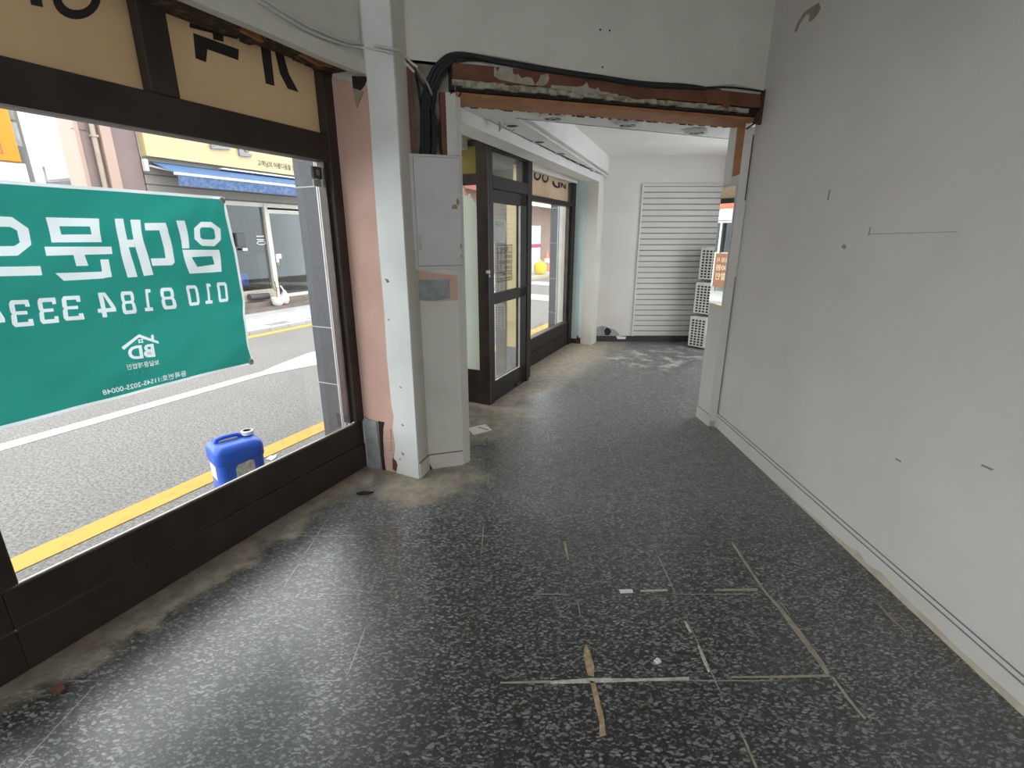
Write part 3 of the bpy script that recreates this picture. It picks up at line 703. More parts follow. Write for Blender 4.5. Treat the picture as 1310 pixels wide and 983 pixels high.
dpart('push_bar', [(1.63, 1.66, DN - .12, DN - .10, 1.02, 1.28), (1.64, 1.655, DN - .10, DN - .05, 1.03, 1.05), (1.64, 1.655, DN - .10, DN - .05, 1.24, 1.26)], M['brown_far'], leaf, .002)
dpart('floor_bolt', [(2.09, 2.19, DN - .008, DN + .008, .03, .055)], M['brown_worn'], leaf, .002)
lk = MB(); SLx = 1.515
lk.lathe([(0, .018), (.014, .018), (.022, .004), (.022, 0)], LW.P(SLx - .0, DN - .012, 1.245), 14, -LW.e).lathe([(0, .012), (.012, .012), (.016, .0)], LW.P(SLx, DN - .005, 1.21), 14, -LW.e)
obj('lock_knob', lk, M['white_plastic'], d1, True)['label'] = 'pale lock knob'
# sidelight at right angles to the door
dpart('sidelight_stile', [(1.50, 1.522, DN - .11, DN, .0, 2.315)], M['brown_worn'])
dpart('sidelight_stile', [(1.50, 1.535, -.42, -.30, .0, 2.315)], M['brown_far'])
for z0, z1 in ((.0, .335), (1.965, 2.055), (2.265, 2.315)):
    dpart('sidelight_rail', [(1.505, 1.53, -.30, DN - .11, z0, z1)], M['brown_worn'])
dpart('sidelight_pane', [(1.512, 1.517, -.30, DN - .11, .335, 1.965)], M['glass'], None, 0)
dpart('olive_sheet', [(1.513, 1.518, -.30, DN - .11, 2.055, 2.265)], M['olive_film'], None, 0, 'olive yellow sheet in the small upper light')
S1 = Frame(LWp(1.508, DN), (-LW.n.x, -LW.n.y)); S1.n = -LW.e
cS = lambda pts: [(590 + x * 50 / 819, 230 + y * 50 / 819) for x, y in pts]
sz = T(S1, cS([(75, 345), (100, 350), (115, 330), (140, 360), (155, 305), (180, 285), (200, 310), (215, 370), (255, 415), (290, 500), (320, 570), (345, 620), (378, 640)]), .0)
sz = [(min(max(a, .11), .50), z) for a, z in sz]
obj('torn_green_film', MB().patch(S1, [(.50, .336)] + [(.50, sz[0][1])] + sz + [(.11, .336)], -.0015, .0015), M['mint_film'], d1)['label'] = 'pale green film with a torn jagged top edge'
# notice and opening hours on the door glass (read from the street)
nb = thing('paper_notice', LW.P(1.75, DN - .024, 1.49), 'pale paper notice taped inside the upper door glass', 'paper')
DF = Frame(LWp(0, DN - .024), (LW.e.x, LW.e.y)); DF.n = LW.n
sz = T(DF, [(629.8, 280), (646.5, 280.5), (648, 290), (647, 304), (645.5, 311), (634, 311), (630.5, 305)], .0)
obj('sheet', MB().patch(DF, sz, -.0004, .0004), M['notice'], nb)
a0, z0 = on(DF, 632, 288); a1, z1 = on(DF, 645, 284)
obj('heading', text_mb('안내문', lambda x, y: DF.P(a1 - x, .0012, 1.625 + y), .05, abs(a1 - a0) * .9, .01), M['cement'], nb)
hr = tag(obj('opening_hours_decal', MB().patch(DF, [(1.722, 1.135), (2.045, 1.135), (2.045, 1.47), (1.722, 1.47)], -.0001, .0), M['glass'], d1), None)
ln = MB()
for a, c, e, f in ((1.722, 2.045, 1.464, 1.47), (1.722, 2.045, 1.135, 1.141), (1.722, 1.728, 1.135, 1.47), (2.039, 2.045, 1.135, 1.47), (1.722, 2.045, 1.398, 1.403), (1.722, 2.045, 1.222, 1.227)):
    ln.box(DF, a, c, .0005, .0012, e, f)
obj('decal_rules', ln, M['ink'], hr)
for s_, zb, h_, w_ in (('영업시간', 1.413, .038, .17), ('매일영업', 1.347, .030, .13), ('10:00~20:00', 1.298, .032, .26), ('토요일휴무', 1.247, .028, .15), ('문의전화', 1.188, .024, .20), ('방문해주세요', 1.150, .022, .25)):
    sh = 2.03 if w_ > .19 else (1.96 if w_ > .16 else 2.03)
    obj('decal_text', text_mb(s_, lambda x, y, sh=sh, zb=zb: DF.P(sh - x, .0010, zb + y), h_, w_, .008), M['ink'], hr)

# outer pilaster past the door: cream wall on a grey base
pier_d = struct_empty('trim_3', LW.P(2.7, -.2, 0))
obj('cream_face', MB().box(LW, 2.58, 2.70, -.135, .04, .33, 2.6), M['cream_wall'], pier_d)
obj('grey_base', MB().box(LW, 2.575, 2.705, -.14, .04, -.06, .33), M['cement'], pier_d)
obj('grey_tile_edge', MB().box(LW, 2.572, 2.71, -.27, -.135, -.06, 2.6), M['facade_grey'], pier_d)
obj('return_panel', MB().box(LW, 2.445, 2.58, .045, DN - .04, .0, 2.27), M['brown_far'], pier_d)

w2 = struct_empty('window_2', LW.P(3.6, 0, 0))
def w2p(name, boxes, m, bev=.003, label=None):
    mb = MB()
    for x in boxes: mb.box(LW, *x)
    if bev: mb.bevel(bev, 1)
    o = obj(name, mb, m, w2)
    if label: o['label'] = label
    return o
w2p('kick_panel', [(2.70, 4.62, -.06, .0, .0, .17), (2.70, 4.62, -.06, -.005, .173, .335)], M['brown_far'])
w2p('sill_rail', [(2.70, 4.60, -.07, .004, .335, .352)], M['brown_worn'])
w2p('jamb', [(4.40, 4.52, -.08, .02, .0, 2.24)], M['brown_far'])
w2p('jamb', [(2.70, 2.76, -.08, .02, .335, 2.24)], M['brown_far'])
w2p('jamb_bead', [(4.36, 4.40, -.07, -.02, .352, 1.93)], M['brown_worn'], 0)
w2p('transom', [(2.70, 4.50, -.08, .02, 1.93, 1.985)], M['brown_far'])
w2p('pane', [(2.76, 4.36, -.056, -.050, .352, 1.93)], M['glass'], 0)
fs = w2p('sign_sheet', [(2.76, 4.36, -.052, -.046, 1.985, 2.24)], M['tan_film_far'], 0, 'beige translucent sign sheet with charcoal mirrored letters')
def c5(pts): return [(580 + x * 180 / 1310, 160 + y * 180 / 1310) for x, y in pts]
mb = MB()
def far_ring(cx, cy, rx, ry, rix, riy):
    for k in range(16):
        t0, t1 = 2*math.pi*k/16, 2*math.pi*(k+1)/16
        q = [(cx + rx*math.cos(t0), cy + ry*math.sin(t0)), (cx + rx*math.cos(t1), cy + ry*math.sin(t1)), (cx + rix*math.cos(t1), cy + riy*math.sin(t1)), (cx + rix*math.cos(t0), cy + riy*math.sin(t0))]
        mb.face([LW.P(a, -.043, z) for a, z in T(LW, c5(q), -.043)])
far_ring(782, 470, 34, 48, 20, 26); far_ring(856, 492, 32, 48, 19, 26)
for q in ([(920, 520), (935, 524), (950, 560), (975, 572), (975, 590), (940, 580), (922, 555)], [(975, 530), (993, 535), (993, 590), (975, 584)], [(1000, 535), (1016, 540), (1035, 578), (1035, 548), (1047, 550), (1047, 598), (1030, 592), (1012, 560), (1012, 585), (1000, 582)]):
    mb.face([LW.P(a, -.043, z) for a, z in T(LW, c5(q), -.043)])
obj('lettering', mb, M['film_ink'], fs)

# mint and white pilaster at the end of window 2
pil = struct_empty('column_far', LW.P(4.6, .2, 0))
obj('mint_face', MB().box(LW, 4.55, 5.2, -.10, .165, .07, 2.30), M['mint'], pil)['label'] = 'pale mint side with a long crack'
obj('dark_foot', MB().box(LW, 4.548, 5.2, -.10, .167, .0, .07), M['dark_base'], pil)
obj('white_corner', MB().box(LW, 4.545, 5.0, .165, .33, .10, 2.30), M['wall_cool'], pil)
obj('white_foot', MB().box(LW, 4.535, 5.0, .16, .335, .0, .10), M['wall_cool'], pil)
E2 = Frame(LWp(4.548, 0), (LW.n.x, LW.n.y)); E2.n = -LW.e
mb = MB(); rr = random.Random(5)
cr = [(.10 + rr.uniform(-.008, .008), .10 + .05 * k) for k in range(22)]
for (a, z), (c, e) in zip(cr, cr[1:]): mb.face([E2.P(a, .003, z), E2.P(a + .004, .003, z), E2.P(c + .004, .003, e), E2.P(c, .003, e)])
obj('plaster_crack', mb, M['cement'], pil)
obj('chipped_foot', MB().patch(E2, [(.09, .0), (.15, .0), (.155, .1), (.13, .08), (.12, .13), (.10, .09)], .0, .008), M['rot'], pil)
# exterior pier after window 2
def ext_pier(name, s0, s1, n0, joints):
    p = struct_empty(name, LW.P((s0 + s1) / 2, n0, 0))
    obj('tiled_face', MB().box(LW, s0, s1, n0, -.13, -.06, 3.2), M['grey_tile'], p)
    mb = MB()
    for z in joints: mb.box(LW, s0 - .002, s1, n0 - .002, -.13, z, z + .006)
    obj('tile_joint', mb, M['grout'], p); return p
def rails(parent, s0, zt):
    for k, (n0, n1, ss, mt) in enumerate(((-.218, -.208, -.012, 'white_plastic'), (-.190, -.165, -.022, 'silver'), (-.155, -.130, -.016, 'silver'), (-.118, -.098, -.012, 'silver'))):
        obj('shutter_rail', MB().box(LW, s0 + ss, s0 + .02, n0, n1, -.02, zt).bevel(.002, 1), M[mt], parent)
pr = ext_pier('trim_4', .03, 1.28, -.40, (.556, .955, 1.84, 2.4)); rails(pr, .03, 2.35)
pr2 = ext_pier('trim_5', 4.47, 5.25, -.33, (.45, .95, 1.45, 1.92)); rails(pr2, 4.47, 2.2)
obj('rail_cover', MB().box(LW, 4.42, 4.46, -.17, -.09, -.02, 2.2), M['shop_white'], pr2)

# ------------------------------------------------------------------ THINGS INDOORS
# electric panel
ep = thing('electric_panel', BH.P(.14, 0, 1.35), 'white steel electric cabinet with rust marks on the column', 'cabinet')
e0, e1 = -.022, .283
obj('cabinet_body', MB().box(BH, e0, e1, -.002, .030, 1.352, 2.0).bevel(.004, 2), M['white_metal'], ep)
dr = obj('cabinet_door', MB().box(BH, e0 + .022, e1 - .012, .030, .036, 1.376, 1.985).bevel(.002, 1), M['white_metal'], ep)
obj('door_handle', MB().box(BH, e0 + .03, e0 + .042, .036, .046, 1.47, 1.56).bevel(.003, 1), M['chrome'], dr)
obj('shadow_gap', MB().box(BH, e0 + .020, e1 - .010, .0302, .0315, 1.372, 1.987), M['facade_grey'], ep)
rr = random.Random(2)
def blobpoly(cx, cz, r, k=13, sq=1.0):
    return [(cx + r * rr.uniform(.55, 1.05) * math.cos(2*math.pi*i/k), cz + sq * r * rr.uniform(.55, 1.05) * math.sin(2*math.pi*i/k)) for i in range(k)]
for cx, cz, r, sq in ((.232, 1.715, .022, .9), (.252, 1.745, .011, 2.4), (.262, 1.49, .007, 3), (.262, 1.43, .005, 3)):
    obj('rust_mark', MB().patch(BH, blobpoly(cx, cz, r, 13, sq), .0358, .0366), M['rust'], dr)['label'] = 'tan rust mark near the right edge'

# cables
def pB(px, py, n=.0): s_, z_ = on(BH, px, py, n); return BH.P(s_, n, z_)
def pC(px, py, n=.022): s_, z_ = on(CS, px, py, n); return CS.P(s_, n, z_)
def pL(px, py, n=.252): s_, z_ = on(LW, px, py, n); return LW.P(s_, n, z_)
top = [(585, 70), (640, 79), (700, 89), (760, 98), (820, 107), (880, 110.5)]
def cable(name, pts, r, mat, label, cat='cable', group=None):
    return tag(obj(name, MB().tube(smooth_path(pts, 6), r, 8), M[mat], None, True), label, cat, group)
g = 'black power cables rising from the electric cabinet'
lab = 'black cable in the bundle rising from the cabinet and bending along the beam'
for k, (x0, xm, xb, dy, end, r) in enumerate(((541, 540, 549, 0, 6, .012), (545, 544, 553, 3, 6, .012), (549, 548, 557, 5, 5, .011), (556, 554, 561, 2, 5, .010))):
    pts = [pB(x0, 203, -.022), pB(xm, 165, -.022), pB(xm + 1, 128, -.02), pB(xb, 100 + dy, -.005), pB(xb + 13, 80 + dy, .018 + .004 * k)]
    pts += [pB(x + 3 * k, y + dy * .6 + (0 if k % 2 else -1), .022 + .004 * k) for x, y in top[:end]]
    lx, ly = top[end - 1]; pts += [pB(lx + 3 * k + 22, ly + 2.5 + dy * .6, .012), pB(lx + 3 * k + 42, ly + 5 + dy * .6, .0)]
    cable('power_cable', pts, [r] * (6 * (len(pts) - 3)) + [r * .85] * 6 + [r * .6] * 6 + [r * .3], 'black_rubber', lab, 'cable', g)
cable('power_cable', [pB(551, 203, -.04), pB(551, 150, -.035), pB(560, 110, -.01), pB(577, 84, .012), pB(600, 77, .018)] + [pB(x, y + 2.5, .014) for x, y in top[1:]] + [pB(930, 111.5, .014), pB(976, 117, .012)], .006, 'black_rubber', 'thin black cable running the whole length of the beam top')
cable('power_cable', [pB(553, 203, -.015), pB(557, 180, -.012), pB(556, 150, -.01), pB(547, 122, -.008), pB(535, 100, .0), pB(530, 86, .01)], .007, 'black_rubber', 'thin black cable crossing the bundle towards the upper left of the niche')
cable('power_cable', [pB(565, 203, -.02), pB(561, 170, -.02), pB(566, 140, -.012), pB(574, 122, .002), pB(584, 116, .012), pB(588, 111, .02), pB(590, 118, .022), pB(587, 124, .022)], .005, 'black_rubber', 'thin black cable ending in a small hook at the left end of the beam')
cable('power_cable', [pB(537, 200, -.03), pB(540, 160, -.03), pB(536, 120, -.03), pB(532, 96, -.02)], .006, 'black_rubber', 'thin black cable along the left wood edge of the niche')
cable('beam_wire', [pB(700, 86, .008), pB(770, 97, .01), pB(830, 107, .012), pB(900, 110, .012), pB(935, 108, .012), pB(960, 112, .012), pB(983, 117, .012)], .004, 'white_wire', 'thin white wire along the top of the right half of the beam')
cable('beam_wire', [pB(576, 74, .004), pB(590, 66, .006), pB(640, 73, .006), pB(700, 84, .006), pB(730, 90, .006), pB(756, 96, .006)], .005, 'white_wire', 'pale wire above the black cables on the left half of the beam')
cable('lintel_wire', [pL(335, -3), pL(375, 22), pL(400, 36), pL(440, 52), pL(466, 57), pC(488, 60), pC(504, 63), pB(513, 66, .012), pB(524, 78, .012), pB(534, 86, .012)], .007, 'white_wire', 'upper white painted wire running along the lintel above the window')
cable('lintel_wire', [pL(330, 1), pL(370, 26), pL(395, 40), pL(436, 56), pL(463, 61), pC(486, 64), pC(502, 68), pB(509, 70, .014), pB(520, 82, .014), pB(530, 92, .012)], .007, 'white_wire', 'lower white painted wire running along the lintel above the window')
cable('loose_wire', [pB(530, 84, .012), pB(541, 98, .01), pB(549, 112, .008), pB(553, 122, .006)], .006, 'tan_wire', 'dusty tan wire end hanging over the cable bundle')
cable('loose_wire', [pB(955, 165, .02), pB(965, 158, .02), pB(975, 150, .025), pB(985, 140, .02), pB(984, 128, .015)], .006, 'black_rubber', 'black wire stub at the ragged right end of the beam')

# mirror on the jamb
mir = thing('wall_mirror', JB.P(.11, 0, 1.02), 'tall narrow mirror on the right jamb reflecting the street', 'mirror')
obj('mirror_glass', MB().box(JB, .008, .222, .007, .012, 1.02, 1.905), M['mirror'], mir)
obj('mirror_backing', MB().box(JB, .004, .226, .0035, .0068, 1.014, 1.911), M['white_plastic'], mir)

# slat panel on the back wall
sp = thing('slat_wall_panel', (2.45, 7.34, .09), 'grey horizontal slat panel covering the far back wall', 'wall panel')
mb = MB(); nsl = 27; z = .09; hh = (2.215 - .09) / nsl
for k in range(nsl):
    mb.wbox(1.845, 3.28, 7.325, 7.345, z + k * hh + .006, z + (k + 1) * hh - .006)
obj('slats', mb.bevel(.003, 1), M['slat'], sp)
obj('panel_back', MB().wbox(1.84, 3.285, 7.338, 7.3495, .088, 2.22), M['facade_grey'], sp)
obj('edge_trim', MB().wbox(1.825, 1.845, 7.322, 7.3495, .088, 2.245), M['wall'], sp)
obj('top_trim', MB().wbox(1.845, 3.285, 7.32, 7.3495, 2.215, 2.245), M['slat'], sp)

# outdoor condenser units stacked in the corner behind the jamb
def ac_unit(z, yaw, x, y, label, front):
    loc = Vector((x, y, z)); u = thing('condenser_unit', loc, label, 'air conditioner', 'condenser units stacked in the far corner')
    e = Vector((math.cos(yaw), math.sin(yaw), 0)); nn = Vector((e.y, -e.x, 0)); fr = Frame((x, y), (e.x, e.y))
    Wd, Dp, Ht = .56, .27, .455
    obj('cabinet', MB().box(fr, .006, Wd, -Dp, -.006, z + .02, z + Ht).bevel(.012, 2), M['ac'], u)
    obj('foot', MB().box(fr, .08, .14, -Dp, .0, z, z + .02), M['dark_base'], u); obj('foot', MB().box(fr, Wd - .14, Wd - .08, -Dp, .0, z, z + .02), M['dark_base'], u)
    # side grille with square openings
    Sd = Frame((x, y), (-nn.x, -nn.y)); Sd.n = -e
    holes = MB(); lat = MB()
    for i in range(4):
        for j in range(10):
            a = .03 + i * .055; zz = z + .045 + j * .038
            holes.box(Sd, a, a + .036, -.0055, .0005, zz, zz + .024)
    gr = obj('side_grille', MB().box(Sd, .012, Dp - .012, -.005, .0002, z + .03, z + Ht - .02), M['ac'], u)
    hb = obj('grille_openings', holes, M['black'], gr)
    if front == 'grid':
        h2 = MB()
        for i in range(9):
            for j in range(10):
                a = .04 + i * .055; zz = z + .045 + j * .038; h2.box(fr, a, a + .036, -.007, -.004, zz, zz + .024)
        obj('rear_openings', h2, M['black'], u)
    else:
        c0 = fr.P(Wd * .45, -.006, z + Ht * .52)
        fan = obj('fan_opening', MB().lathe([(0, .001), (.165, .001), (.165, -.002), (0, -.002)], c0, 8, fr.n), M['shop_dark'], u)
        rg = MB()
        for r_ in (.05, .09, .13, .168):
            rg.tube([c0 + fr.n * .006 + (fr.e * math.cos(t) + Vector((0, 0, 1)) * math.sin(t)) * r_ for t in [2*math.pi*k/24 for k in range(25)]], .003, 5)
        for k in range(4):
            t = math.pi * k / 4; d_ = fr.e * math.cos(t) + Vector((0, 0, 1)) * math.sin(t); rg.tube([c0 + fr.n * .008 - d_ * .168, c0 + fr.n * .008 + d_ * .168], .004, 5)
        obj('fan_guard', rg, M['cement'], u)
    return u
acx, acy = 2.74, 6.76
ac_unit(0, math.radians(38), acx - .02, acy, 'lowest cream condenser unit on the floor beside the slat panel', 'grid')
ac_unit(.475, math.radians(35), acx, acy, 'middle cream condenser unit of the stack beside the slat panel', 'fan')
ac_unit(.95, math.radians(35), acx + .02, acy, 'topmost cream condenser unit of the stack beside the slat panel', 'fan')

# downlights
def downlight(px, py, rx, label, drop, grp, name='downlight'):
    q = at_z(px, py, zc); u = thing(name, (q.x, q.y, zc - drop), label, 'ceiling light', grp)
    obj('trim_ring', MB().lathe([(rx * .72, -.0), (rx * .72, -.004 - drop), (rx, -.004 - drop), (rx * 1.02, 0)], (q.x, q.y, zc), 28), M['lamp_white'], u, True)
    obj('dark_recess', MB().lathe([(0, -.0035 - drop * .6), (rx * .72, -.0035 - drop * .6), (rx * .72, -.001 - drop * .6), (0, -.001 - drop * .6)], (q.x, q.y, zc), 24), M['dark_crack'], u)  # flat dark disc; shade of the lamp recess put into its colour
    if drop > .01:
        obj('lamp_vanes', MB().box(Frame((q.x, q.y), (.9, .4)), -rx * .6, rx * .6, -.004, .004, zc - drop * .98, zc - drop * .5).box(Frame((q.x, q.y), (-.4, .9)), -rx * .6, rx * .6, -.004, .004, zc - drop * .98, zc - drop * .5), M['lamp_white'], u)
    return u
ords = ('first', 'second', 'third', 'fourth', 'fifth', 'sixth', 'seventh')
for k, (px, py) in enumerate(((612, 134), (655, 160), (690, 181), (717, 196), (740, 209), (756, 218), (772, 226.5))):
    downlight(px, py, .062, ords[k] + ' small recessed downlight from the beam along the window-side ceiling strip', .004, 'recessed downlights along the window strip')
for k, (px, py, w) in enumerate(((707, 147.5, 'left one'), (803, 156, 'middle one'), (891, 166, 'right one'))):
    downlight(px, py, .085, 'white drop-ring ceiling lamp just behind the beam, ' + w + ' of three', .022, 'drop-ring lamps behind the beam')
for k, (px, py) in enumerate(((655, 165.5), (690, 187), (714, 200), (727, 203), (738, 213), (748, 216), (762, 224))):
    q = at_z(px, py, zc)
    tag(obj('ceiling_bracket', MB().tube([(q.x - .02, q.y, zc - .001), (q.x, q.y + .01, zc - .014), (q.x + .022, q.y, zc - .001)], .005, 6), M['lamp_white']),
        'small bent bracket left beside the ' + ords[min(k + 1, 6)] + ' downlight of the window-side strip' if k < 6 else 'small bent bracket at the far end of the window-side strip', 'bracket', 'brackets left in the window-side ceiling strip')

# things lying on the floor
def flat(px, z0, th, mat, name, label, cat, rnd=0):
    pts = [at_z(x, y, z0) for x, y in px]; return tag(obj(name, MB().prism(pts, Vector((0, 0, th))), M[mat]), label, cat)
pg = flat([(598, 548), (621, 543), (629.5, 550.5), (606, 557)], .001, .0015, 'paper', 'paper_sheet', 'white printed paper sheet on the dusty floor past the column', 'paper')
a_, b_ = at_z(613, 549, .003), at_z(622, 549.5, .003)
obj('printed_rule', MB().prism([at_z(x, y, .0026) for x, y in ((612, 546.5), (625, 550), (624.3, 550.6), (611.3, 547.1))], Vector((0, 0, .0006))), M['ink'], pg)
flat([(836, 847), (840, 843), (843, 844), (846, 848), (841, 850)], .0005, .006, 'paper', 'plaster_crumb', 'white plaster crumb on the dark tiles between two joints', 'debris')
flat([(64, 886), (73, 880), (81, 876), (84, 885), (78, 889), (74, 886)], .001, .012, 'ply_dark', 'wood_fragment', 'brown broken wood fragment on the grime below the window', 'debris')
flat([(456, 632), (466, 630), (478, 630.5), (470, 633), (458, 633.5)], .001, .008, 'dark_crack', 'wood_splinter', 'dark wood splinter on the sandy floor before the column', 'debris')
flat([(377, 893), (378.5, 893), (380, 915), (378.6, 916)], .0005, .003, 'tan_wire', 'straw_stick', 'thin pale stick lying on the tiles at the lower left', 'debris')
q = [at_z(x, y, z) for x, y, z in ((603, 573, .004), (611, 570, .006), (618, 571, .004), (622, 571, .012), (624, 563, .03), (622, 561, .04), (620, 566, .02))]
tag(obj('wire_scrap', MB().tube(smooth_path(q, 4), .0022, 6), M['black_rubber']), 'bent black wire scrap on the floor past the column foot', 'wire')
rr = random.Random(14)
for k, (px, py) in enumerate(((554, 612), (563, 603), (497, 612), (508, 607), (487, 600), (614, 589), (607, 561), (520, 611), (170, 803))):
    c0 = at_z(px, py, .0); r_ = rr.uniform(.006, .012)
    mb = MB(); bmesh.ops.create_icosphere(mb.bm, subdivisions=1, radius=r_)
    for v in mb.bm.verts: v.co *= rr.uniform(.7, 1.2); v.co.z *= .6
    bmesh.ops.translate(mb.bm, verts=mb.bm.verts, vec=c0 + Vector((0, 0, r_ * .45)))
    where = ('in front of the column skirting', 'under the column skirting hole', 'beside the bare brick foot of the column', 'near the chipped column corner', 'at the foot cavity of the column', 'past the right edge of the column foot', 'beside the paper sheet', 'at the front corner of the column', 'under the window kick panel')[k]
    tag(obj('plaster_crumb', mb, M['lime' if k % 2 else 'residue']), 'tiny plaster crumb on the floor ' + where, 'debris', 'plaster crumbs on the floor')
# filler showing in the tile joints
jf = []
def joint_strip(px, mat, z=.0006):
    mb = MB(); mb.prism([at_z(x, y, z) for x, y in px], Vector((0, 0, .0008))); o = obj('joint_filler', mb, M[mat], floor); return o
c6 = lambda pts: [(640 + x * 560 / 1310, 640 + y * 560 / 1310) for x, y in pts]
joint_strip(c6([(258, 430), (268, 455), (282, 500), (280, 530), (262, 525), (250, 470), (250, 445)]), 'wood_chip')
joint_strip(c6([(268, 540), (284, 545), (300, 610), (310, 650), (316, 705), (298, 710), (296, 660), (283, 610)]), 'wood_chip')
joint_strip(c6([(150, 542), (275, 533), (420, 535), (565, 530), (565, 541), (420, 543), (275, 548), (150, 551)]), 'lime')
joint_strip(c6([(0, 545), (150, 540), (150, 548), (0, 550)]), 'residue')
joint_strip(c6([(690, 528), (840, 526), (985, 522), (985, 530), (840, 533), (690, 533)]), 'residue')
joint_strip(c6([(355, 268), (395, 267), (398, 278), (360, 280)]), 'paper')
joint_strip(c6([(420, 270), (500, 267), (500, 273), (420, 275)]), 'lime')
joint_strip(c6([(640, 267), (770, 264), (770, 273), (640, 273)]), 'residue')
joint_strip(c6([(690, 128), (698, 128), (748, 205), (800, 280), (840, 320), (905, 400), (970, 490), (985, 520), (975, 522), (945, 480), (885, 400), (825, 318), (785, 270), (740, 205)]), 'residue')
joint_strip(c6([(990, 530), (1000, 532), (1050, 600), (1095, 655), (1090, 658), (1040, 600)]), 'residue')
joint_strip(c6([(1125, 300), (1160, 340), (1215, 393), (1212, 396), (1155, 345)]), 'tan_wire')
joint_strip(c6([(590, 435), (598, 440), (612, 470), (628, 515), (622, 516), (604, 478)]), 'lime')
joint_strip(c6([(550, 360), (560, 368), (574, 396), (568, 398), (556, 380)]), 'lime')
joint_strip(c6([(188, 125), (196, 125), (206, 180), (201, 180)]), 'residue')
joint_strip(c6([(725, 710), (735, 720), (770, 800), (764, 802), (742, 755)]), 'residue')

# sensor stuck on the window glass
sx, sz_ = on(LW, 404, 222, -.046)
sn = thing('door_sensor', LW.P(sx, -.045, sz_ - .05), 'small black alarm sensor stuck on the glass at the upper right corner of the window', 'sensor')
obj('sensor_body', MB().box(LW, sx - .032, sx + .03, -.049, -.028, sz_ - .03, sz_ + .035).bevel(.004, 2), M['black'], sn)
obj('sensor_pad', MB().box(LW, sx - .028, sx + .028, -.0495, -.040, sz_ - .07, sz_ - .032), M['cement'], sn)
obj('sensor_window', MB().box(LW, sx - .012, sx + .012, -.03, -.026, sz_ - .012, sz_ + .018), M['grey'], sn)

# ------------------------------------------------------------------ BANNER outside the glass
BN = -.10
def bdisp(s_, z_):
    q = Vector((s_ * 1.4 + z_ * 1.1, z_ * 3.0 - s_ * 1.8, 0)); d = .022 * (mnoise.noise(q) ) + .010 * mnoise.noise(q * 3.1 + Vector((5, 2, 0)))
    # tension folds running down from the right corner grommet
    t = max(0.0, 1 - math.hypot(s_ - bS1, z_ - bZ1) / .7)
    return d + .006 * t * math.sin(math.atan2(bZ1 - z_, bS1 - s_ + 1e-3) * 12)
bS1, bZ1 = on(LW, 290, 252, BN); _, bZ0 = on(LW, 326, 465, BN)
bS0 = bS1 - 1.46
ban = thing('banner', LW.P((bS0 + bS1) / 2, BN, bZ0), 'green to-let banner with white mirrored letters hung outside the window', 'banner')
def sheet(s0, s1, z0, z1, off, step=.03):
    mb = MB(); ni = max(1, round((s1 - s0) / step)); nj = max(1, round((z1 - z0) / step))
    g_ = [[mb.bm.verts.new(LW.P(s0 + (s1 - s0) * i / ni, BN + off + bdisp(s0 + (s1 - s0) * i / ni, z0 + (z1 - z0) * j / nj), z0 + (z1 - z0) * j / nj)) for j in range(nj + 1)] for i in range(ni + 1)]
    for i in range(ni):
        for j in range(nj): mb.bm.faces.new([g_[i][j], g_[i+1][j], g_[i+1][j+1], g_[i][j+1]])
    return mb
hem = MB()
def hem_part(*a):
    m2 = sheet(*a, .0005, .03); me = bpy.data.meshes.new('t'); m2.bm.to_mesh(me); hem.bm.from_mesh(me); bpy.data.meshes.remove(me); m2.bm.free()
hem_part(bS0, bS1, bZ1 - .014, bZ1); hem_part(bS0, bS1, bZ0, bZ0 + .013); hem_part(bS1 - .013, bS1, bZ0, bZ1)
obj('white_hem', hem, M['banner_white'], ban, True)['label'] = 'white hem along the banner edges'
for z_ in (bZ1 - .018, bZ0 + .016):
    obj('grommet', MB().lathe([(.006, .0), (.014, .001), (.016, .004), (.013, .006), (.006, .005)], LW.P(bS1 - .018, BN + bdisp(bS1 - .018, z_), z_), 16, LW.n), M['chrome'], ban, True)
CUT = bmesh.new()
def bool_sheet(cutter, op, ins=0.0):
    slab = MB().box(LW, bS0, bS1 - ins, BN - .0008, BN + .0008, bZ0 + ins, bZ1 - ins); bmesh.ops.recalc_face_normals(slab.bm, faces=slab.bm.faces)
    ma = bpy.data.meshes.new('a'); slab.bm.to_mesh(ma); slab.bm.free(); oa = bpy.data.objects.new('a', ma); COL.objects.link(oa)
    mc = bpy.data.meshes.new('c'); cutter.to_mesh(mc); cutter.free(); oc = bpy.data.objects.new('c', mc); COL.objects.link(oc)
    bo = oa.modifiers.new('cut', 'BOOLEAN'); bo.object = oc; bo.operation = op; bo.solver = 'EXACT'; bo.use_self = True
    r = MB(); me_ = bpy.data.meshes.new_from_object(oa.evaluated_get(bpy.context.evaluated_depsgraph_get())); r.bm.from_mesh(me_)
    for o_ in (oa, oc): bpy.data.objects.remove(o_)
    for m_ in (ma, mc, me_): bpy.data.meshes.remove(m_)
    bmesh.ops.recalc_face_normals(r.bm, faces=r.bm.faces)
    bmesh.ops.delete(r.bm, geom=[f for f in r.bm.faces if f.normal.dot(LW.n) < .5], context='FACES')
    return r
